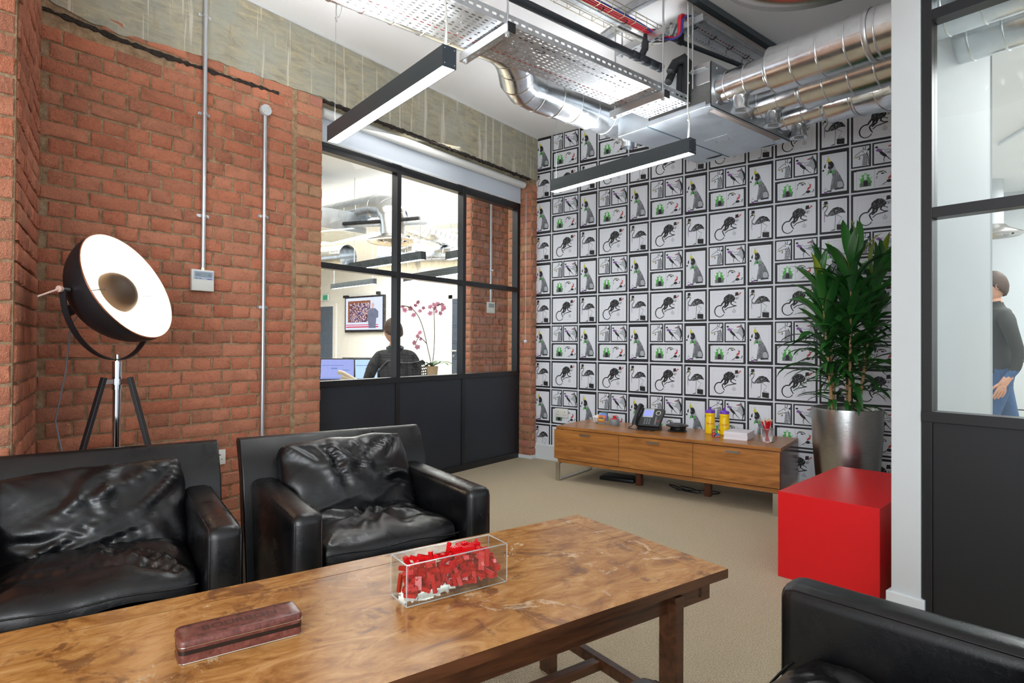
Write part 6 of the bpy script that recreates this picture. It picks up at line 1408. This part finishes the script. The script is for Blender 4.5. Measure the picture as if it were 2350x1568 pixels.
def hand(chains, wrist, d, up, side, sz=1.0):
    """wrist point, d = finger direction, up = back of the hand, side = thumb side"""
    w, d, up, side = V(wrist), V(d).normalized(), V(up).normalized(), V(side).normalized(); palm = w + d * .045 * sz
    k = palm + d * .03 * sz
    for i, (L, o_) in enumerate(((.070, .030), (.080, .010), (.074, -.010), (.058, -.029))):
        b = palm + side * o_ * .55 * sz; a = b + d * .040 * sz + side * o_ * .45 * sz; c = a + (d - up * .35).normalized() * L * .5 * sz; e = c + (d - up * .9).normalized() * L * .45 * sz
        chains.append([(*w, .026), (*b, .017), (*a, .0095), (*c, .0085), (*e, .0070)])
    a = w + d * .02 * sz + side * .028 * sz; b = a + (d + side * .9 - up * .3).normalized() * .038 * sz; c = b + (d + side * .3 - up * .4).normalized() * .03 * sz
    chains.append([(*w, .026), (*a, .014), (*b, .0105), (*c, .0085)])
def person(name, label, base, rz, chains, head_c, yaw, pitch, matfn, hands):
    t = thing(name, label, 'person', base, rz); ch = list(chains)
    for h in hands: hand(ch, *h)
    m = skin_mesh(ch); hm, HM = head_mb(head_c, yaw, pitch); m.add(hm.v, hm.f)
    o = obj('body', m, [M_skin, *matfn[0]], t, smooth=180)
    for p in o.data.polygons: p.material_index = matfn[1](p.center)
    eye = MB()
    for s in (1, -1): eye.lathe([(0, .0105), (.006, .0085), (.010, .003), (.0105, 0)], 12, c=(.073, s * .030, .008), axis=(1, s * .15, 0))
    obj('eyes', eye.xf(HM), plain('eye_white', srgb(230, 228, 224), .3), t, smooth=60)
    hr = MB(); n = 18; vs = []; fs = []
    for i in range(n + 1):
        for j in range(36):
            ph = 2 * pi * j / 36; back = (1 - cos(ph)) / 2; lim = radians(62 + 70 * back ** .8); th = lim * i / n
            k = 1.10 + .03 * noise.noise(V((cos(ph) * 3, sin(ph) * 3, th * 4)))
            if i == n: k = 1.0
            vs.append(V((.097 * sin(th) * cos(ph) * k - .006, .078 * sin(th) * sin(ph) * k, .120 * cos(th) * (k + .02))))
    for i in range(n):
        for j in range(36): j2 = (j + 1) % 36; fs.append((i * 36 + j, (i + 1) * 36 + j, (i + 1) * 36 + j2, i * 36 + j2))
    obj('hair', hr.add(vs, fs).xf(HM), M_hair, t, smooth=180)
    return t, HM
# seated man, local +x = the way he faces, chair seat at z .46
MB_ = V((-.80, -1.14, 0)); RZ = radians(158)
sh = .20
ch = [[(0, 0, .56, .135), (-.02, 0, .70, .130), (-.02, 0, .85, .145), (.02, 0, 1.00, .135), (.045, 0, 1.075, .07), (.06, 0, 1.12, .052), (.085, 0, 1.17, .050)]]
for s in (1, -1):
    ch.append([(.02, 0, 1.00, .135), (.03, s * .155, 1.005, .075), (.04, s * .205, .95, .062), (.10, s * .245, .80, .050), (.16, s * .235, .725, .043), (.30, s * .17, .785, .036), (.37, s * .13, .795, .028)])
    ch.append([(0, 0, .56, .135), (.05, s * .09, .55, .095), (.25, s * .12, .54, .078), (.45, s * .14, .52, .062), (.47, s * .14, .30, .050), (.46, s * .14, .10, .040), (.50, s * .14, .06, .040), (.62, s * .15, .04, .034)])
def mm(c):
    if c.z > 1.125: return 0
    if c.x > .36 and c.z > .70 and c.z < .9: return 0
    if c.z > .585 or (c.x < .12 and c.z > .50): return 1
    return 2
hs_ = [((.37, .13, .795), (1, -.1, -.1), (0, 0, 1), (0, -1, 0)), ((.37, -.13, .795), (1, .1, -.1), (0, 0, 1), (0, 1, 0))]
man, HM = person('person', 'seated person in a dark jacket seen from behind, working at the laptops', MB_, RZ, ch, (.105, 0, 1.255), radians(14), radians(18), ([M_jack, M_trou], mm), hs_)
gl = MB()
for s in (1, -1):
    gl.tube([(.102, s * .034 + .022 * cos(a), .006 + .018 * sin(a)) for a in [2 * pi * i / 16 for i in range(17)]], .0014, 5); gl.tube([(.102, s * .056, .01), (.03, s * .080, .01), (-.01, s * .080, .0)], .0014, 5)
obj('glasses', gl.xf(HM), M_steel, man, smooth=60); obj('shirt_collar', MB().tube([(.045 + .075 * cos(a), .07 * sin(a), 1.10 + .015 * cos(a + .5)) for a in [2 * pi * i / 18 for i in range(19)]], .014, 8), plain('navy_collar', srgb(34, 42, 60), .7), man, smooth=60)
oc2 = thing('office_chair', 'dark mesh-backed office chair holding the seated person', 'office chair', MB_, RZ)
obj('seat', MB().box(-.23, .26, -.24, .24, .385, .43, 0, .02), M_blackp, oc2, smooth=40)
hb = MB(); nx_, nz_ = 22, 22
def bp(a, b):  # a across -1..1, b 0..1 up
    wq = .25 * (1 - .25 * (1 - b) ** 2) * (1 if b < .85 else 1 - .35 * (b - .85) / .15); y = a * wq; x = -.235 - .05 * b + .05 * a * a * (1) ; z = .46 + .50 * b + .025 * (a * a) * (b ** 3); return V((x, y, z))
for i in range(nx_):
    for j in range(nz_):
        a0, a1, b0, b1 = -1 + 2 * i / nx_, -1 + 2 * (i + 1) / nx_, j / nz_, (j + 1) / nz_; q = [bp(a0, b0), bp(a1, b0), bp(a1, b1), bp(a0, b1)]; c = sum(q, V()) / 4
        if i in (0, nx_ - 1) or j in (0, nz_ - 1): hb.add(q, [(0, 1, 2, 3)])
        else: hb.add(q + [c.lerp(p, .55) for p in q], [(0, 1, 5, 4), (1, 2, 6, 5), (2, 3, 7, 6), (3, 0, 4, 7)])
obj('mesh_back', hb, plain('chair_mesh', srgb(44, 44, 42), .6), oc2, recalc=False)
rim = [bp(-1, i / 12) for i in range(13)] + [bp(-1 + 2 * i / 12, 1) for i in range(1, 13)] + [bp(1, 1 - i / 12) for i in range(1, 13)]
obj('back_rim', MB().tube(rim, .011, 8), M_blackp, oc2, smooth=60)
obj('gas_stem', MB().cyl((0, 0, .10), (0, 0, .39), .03, n=16), M_blackp, oc2, smooth=40)
for k in range(5):
    a = 2 * pi * k / 5; obj('base_arm', MB().tube([(0, 0, .11), (.15 * cos(a), .15 * sin(a), .10), (.30 * cos(a), .30 * sin(a), .07)], [.025, .02, .014], 8), M_blackp, oc2, smooth=60); obj('castor', MB().cyl((.30 * cos(a), .30 * sin(a) - .02, .03), (.30 * cos(a), .30 * sin(a) + .02, .03), .03, n=14), M_blackp, oc2, smooth=40)
obj('back_support', MB().tube([(-.05, 0, .39), (-.26, 0, .42), (-.29, 0, .60)], .02, 8), M_blackp, oc2, smooth=60)

# TV, doors ----------------------------------------------------------------------
tv = thing('television', 'wall-mounted television showing a news picture on the far office wall', 'television', (-9.36, 5.44, 1.93))
TW, TH = 1.62, .98
obj('tv_case', MB().box(-TW / 2, TW / 2, -.09, -.02, -TH / 2, TH / 2), M_blackp, tv, bev=.01)
E_ = lambda n, c, s=1.0: emit(n, srgb(*c), s)
scn = obj('tv_screen', MB().box(-TW / 2 + .05, TW / 2 - .05, -.093, -.09, -TH / 2 + .07, TH / 2 - .05), E_('tv_background', (206, 212, 240)), tv)
mc, nt, b_ = nodes('tv_crowd'); nt.nodes.remove(b_); vo = N(nt, 'ShaderNodeTexVoronoi', Scale=34); nt.links.new(mapping(nt, (1, .01, 1.3)), vo.inputs['Vector']); em = N(nt, 'ShaderNodeEmission'); 
rr_ = ramp(nt, [(0, srgb(40, 36, 60)), (.25, srgb(120, 70, 60)), (.5, srgb(210, 180, 180)), (.75, srgb(70, 80, 140)), (1, srgb(235, 225, 225))], vo.outputs['Color'], 'CONSTANT'); nt.links.new(rr_.outputs[0], em.inputs[0]); nt.links.new(em.outputs[0], nt.nodes['Material Output'].inputs[0])
obj('crowd_picture', MB().box(-.66, .28, -.0945, -.093, -.22, .36), mc, tv)
obj('picture_frame', MB().box(-.66, .28, -.0955, -.0945, .30, .36).box(-.66, -.60, -.0955, -.0945, -.22, .30), E_('tv_brown', (140, 86, 60)), tv)
obj('caption_band', MB().box(-.74, .60, -.0950, -.0935, -.36, -.33).box(-.74, .60, -.0950, -.0935, -.30, -.28), E_('tv_red', (200, 40, 60)), tv)
pr = MB().poly([(.22, -.38), (.16, -.02), (.22, .10), (.34, .15), (.48, .14), (.60, .06), (.60, -.10), (.52, -.12), (.50, -.38)], (0, -.0965, 0), (1, 0, 0), (0, 0, 1)); obj('presenter_suit', pr, E_('tv_suit', (110, 112, 132)), tv, recalc=False)
obj('presenter_face', MB().poly(ell(.38, .22, .055, .08, 14), (0, -.0970, 0), (1, 0, 0), (0, 0, 1)), E_('tv_face', (206, 170, 160)), tv, recalc=False)
obj('camera_puck', MB().box(-.86, -.70, -.12, -.03, .46, .53).box(.5, .62, -.10, -.04, .50, .58), M_blackp, tv, bev=.01)
M_door = plain('navy_door', srgb(48, 58, 72), .4); M_door2 = plain('blue_grey_door', srgb(84, 100, 122), .35)
dr = thing('door_1', 'dark navy office door with a lever handle, near the orchid', None, (-6.18, 5.44, 0)); del dr['label']; dr['kind'] = 'structure'
obj('door_leaf', MB().box(0, .95, -.05, 0, .01, 2.2), M_door, dr, bev=.004); obj('architrave', MB().box(-.14, -.01, -.03, 0, 0, 2.30).box(.96, 1.08, -.03, 0, 0, 2.30).box(-.14, 1.08, -.03, 0, 2.21, 2.30), M_cream, dr)
hh = obj('door_handle', MB().cyl((.06, -.10, .98), (.06, -.05, .98), .03, n=14).cyl((.06, -.10, .98), (.20, -.10, .98), .012, n=10).cyl((.06, -.06, .86), (.06, -.05, .86), .03, n=14), M_chrome, dr, smooth=40)
dl = thing('door_2', None, None, (-11.75, 5.44, 0)); dl['kind'] = 'structure'
obj('door_leaf', MB().box(0, .95, -.05, 0, .01, 2.18), M_door2, dl, bev=.004); obj('architrave', MB().box(.96, 1.10, -.03, 0, 0, 2.28).box(-.12, .96, -.03, 0, 2.19, 2.28), M_offw, dl)
ex = thing('exit_sign', 'small green and white exit sign above the pale blue door', 'sign', (-11.2, 5.42, 2.45)); obj('sign_panel', MB().box(-.22, .22, -.03, 0, -.09, .09), plain('sign_white', srgb(230, 240, 236), .4), ex, bev=.004); obj('sign_symbol', MB().box(-.03, .18, -.034, -.03, -.07, .07), plain('sign_green', srgb(60, 180, 150), .4), ex)
struct('trim_3', MB().box(-7.80, -7.74, 5.40, 5.441, 0, ZC), M_cream)
# office luminaires
def olum(a, b, z, label, h=.09):
    a, b = V(a), V(b); d = b - a; L = d.length; t = thing('linear_pendant_light', label, 'pendant light', (a.x, a.y, z), atan2(d.y, d.x), 'office pendant lights')
    obj('housing', MB().box(0, L, -.033, -.03, 0, h).box(0, L, .03, .033, 0, h).box(0, L, -.033, .033, .03, .034), M_lum, t); obj('diffuser', MB().box(.005, L - .005, -.03, .03, .002, .012), E_lin, t)
    obj('uplight_strip', MB().box(.01, L - .01, -.026, .026, h - .02, h - .008), E_up2, t)
    for x in (0, L - .004): obj('end_cap', MB().box(x, x + .004, -.034, .034, 0, h), M_lumend, t)
    for x in (.06, L - .06): obj('suspension_wire', MB().cyl((x, 0, h), (x, 0, ZC - z), .004 if L > 1.3 else .003, n=5), M_white, t)
olum((-5.82, 1.78, 0), (-4.41, 1.60, 0), 2.14, 'farthest office pendant light, hanging left of the television'); olum((-2.70, -.20, 0), (-1.25, -.36, 0), 2.06, 'office pendant light crossing the transom behind the first mullion')
olum((-2.60, .62, 0), (-1.20, .30, 0), 1.98, 'office pendant light just above the orchid'); olum((-1.40, .18, 0), (-.80, .05, 0), 2.13, 'office pendant light beside the second mullion')
# office ducts
duct('office duct ending in an elbow above the round diffuser', [(-4.4, -.26, 2.78), (-2.35, -.10, 2.83), (-2.17, -.085, 2.80), (-2.08, -.075, 2.70), (-2.065, -.075, 2.44)], .155, .20, n=28)
dfo = thing('ceiling_diffuser', 'round office air diffuser hanging from the duct elbow', 'air diffuser', (-2.065, -.075, 2.36))
obj('outer_ring', MB().lathe([(.15, .10), (.20, .06), (.30, .03), (.31, .015), (.29, .0), (.24, .02), (.2, .04)], 48), M_diff, dfo, smooth=70)
for rr, zz in ((.19, .01), (.12, .005), (.05, 0)): obj('inner_cone', MB().lathe([(rr + .02, .06), (rr, .0 + zz), (rr - .03, .03)], 36), M_diff, dfo, smooth=70)
duct('long office duct running away to the right behind the mullion', [(-2.2, .10, 2.70), (-3.1, 2.4, 2.80)], .16, .18, n=28)
duct('far office duct with an open flared end', [(-3.75, .55, 2.42), (-5.2, .40, 2.42)], .17, .2, n=28)
duct('far office duct behind the middle pane with a wide collar', [(-2.5, 1.75, 2.44), (-3.05, 1.38, 2.44), (-3.1, 1.35, 2.44), (-3.6, 1.05, 2.44)], [.16, .17, .24, .22], .16, n=28)
duct('slim office duct above the middle pane, farthest away', [(-3.1, 1.0, 2.66), (-4.6, 3.6, 2.70)], .13, .3, n=24)
bkt = thing('office_tray', 'galvanised tray and black pipes crossing high in the office', 'cable tray', (-3.2, -.55, 2.58), radians(25)); obj('tray_bed', slot_panel(MB(), (0, 0, 0), (1, 0, 0), (0, 1, 0), 50, 6, .045, .05, lambda i, j: (.022, .016) if j % 2 else None), M_tray, bkt, recalc=False); obj('side_flange', MB().box(0, 2.25, 0, .003, 0, .05).box(0, 2.25, .3, .303, 0, .05), M_tray, bkt)
obj('pipe', MB().tube([(.1, -.1, .02), (1.0, -.12, .03), (1.6, -.14, .05)], .025, 8), M_blackp, bkt, smooth=60)
o = obj('fan_coil_unit', MB().box(0, .9, 0, 1.1, 0, .25), M_sheet, bev=.004); o.location = (-3.6, -1.05, 2.52); o.rotation_euler = (0, 0, radians(-8)); tag(o, 'galvanised fan unit high in the office at the left edge of the glazing', 'fan coil unit'); obj('hanging_flange', MB().box(-.03, .93, -.03, 0, .10, .13), M_zinc, o)
# conduit and controller on the brick wall beyond
t = thing('conduit', 'conduit on the brick wall seen through the glazing, above the small controller', 'conduit', (-.735, .166, 1.61)); obj('conduit_tube', MB().cyl((0, 0, 0), (0, 0, ZC - 1.61), .0125, n=12), M_cond, t, smooth=60)
for z in (.35, 1.1): obj('saddle_clip', MB().box(-.012, .014, -.032, .032, z - .008, z + .008), M_zinc, t)
t = thing('wall_controller', 'small white controller on the brick wall seen through the glazing', 'controller', (-.742, .166, 1.545)); obj('controller_body', MB().box(0, .022, -.062, .062, -.062, .062, 0, .004), M_pl, t, smooth=40); obj('display', MB().box(.022, .0235, -.045, .045, .0, .045), plain('lcd_grey', srgb(142, 156, 166)), t)

# ------------------------------------------------------------------ corridor beyond the right-hand glazing
kc = thing('kitchen_cabinets', 'white kitchen cabinets with thin dark gaps at the end of the corridor', 'cabinet', (3.3, 5.0, 0))
for x in range(3):
    a = x * .6
    for z0, z1 in ((.02, .34), (.355, .95), (.965, 1.07)): obj('cabinet_front', MB().box(a + .004, a + .596, -.02, 0, z0, z1), M_white, kc, bev=.002)
obj('carcass', MB().box(0, 1.8, 0, .49, 0, 1.07), M_frame, kc); obj('worktop', MB().box(-.01, 1.81, -.03, .49, 1.07, 1.10), M_white, kc, bev=.003)
dh = thing('kitchen_diffuser', 'round air diffuser hanging at the end of the corridor', 'air diffuser', (3.70, 4.65, 2.52)); obj('outer_ring', MB().lathe([(.12, .14), (.16, .10), (.29, .04), (.30, .02), (.27, 0), (.2, .02)], 40), M_diff, dh, smooth=70); obj('neck', MB().lathe([(.10, .12), (.10, .7)], 24), M_white, dh, smooth=60)
for rr in (.17, .09): obj('inner_cone', MB().lathe([(rr + .02, .05), (rr, .0), (rr - .03, .03)], 32), M_diff, dh, smooth=70)
t = thing('surface_conduit', 'white surface conduit with a square box on the corridor ceiling', 'conduit', (3.9, 2.4, ZC - .02)); obj('conduit_tube', MB().tube([(-.2, .5, 0), (.05, -.1, 0), (.4, -.25, 0)], .014, 8).cyl((.02, -.03, -.02), (.14, -.32, -.02), .014, n=8), M_gloss_white, t, smooth=60); obj('conduit_box', MB().box(.0, .1, -.16, -.06, -.04, .018), M_gloss_white, t, bev=.003)
# walking person, mostly hidden behind the wall end
ch = [[(0, 0, .96, .125), (0, 0, 1.10, .120), (.0, 0, 1.24, .135), (.01, 0, 1.38, .125), (.015, 0, 1.46, .065), (.02, 0, 1.51, .050), (.03, 0, 1.56, .048)]]
for s in (1, -1):
    ch.append([(.01, 0, 1.38, .125), (.01, s * .15, 1.385, .070), (.0 + .02 * s, s * .20, 1.33, .060), (-.04 * s, s * .225, 1.10, .046), (.0 - .02 * s, s * .235, .97, .038), (.06, s * .235, .86, .028)])
    ch.append([(0, 0, .96, .125), (.02 * s, s * .085, .88, .10), (.12 * s, s * .095, .52, .066), (.16 * s if s > 0 else -.26, s * .09, .12, .042), (.20 if s > 0 else -.24, s * .09, .06, .040), (.32 if s > 0 else -.12, s * .10, .035, .034)])
def mw(c):
    if c.z > 1.52 or (abs(c.y) > .19 and c.z < .90): return 0
    return 1 if c.z > .95 else 2
person('person', 'person in a dark top and blue jeans walking behind the right-hand glazing', V((3.655, 1.52, 0)), radians(200), ch, (.045, 0, 1.645), 0, 0, ([plain('dark_olive_top', srgb(52, 54, 50), .8), M_jean], mw), [((.06, .235, .86), (.3, 0, -1), (0, 1, 0), (1, 0, 0)), ((.06, -.235, .86), (.3, 0, -1), (0, -1, 0), (1, 0, 0))])
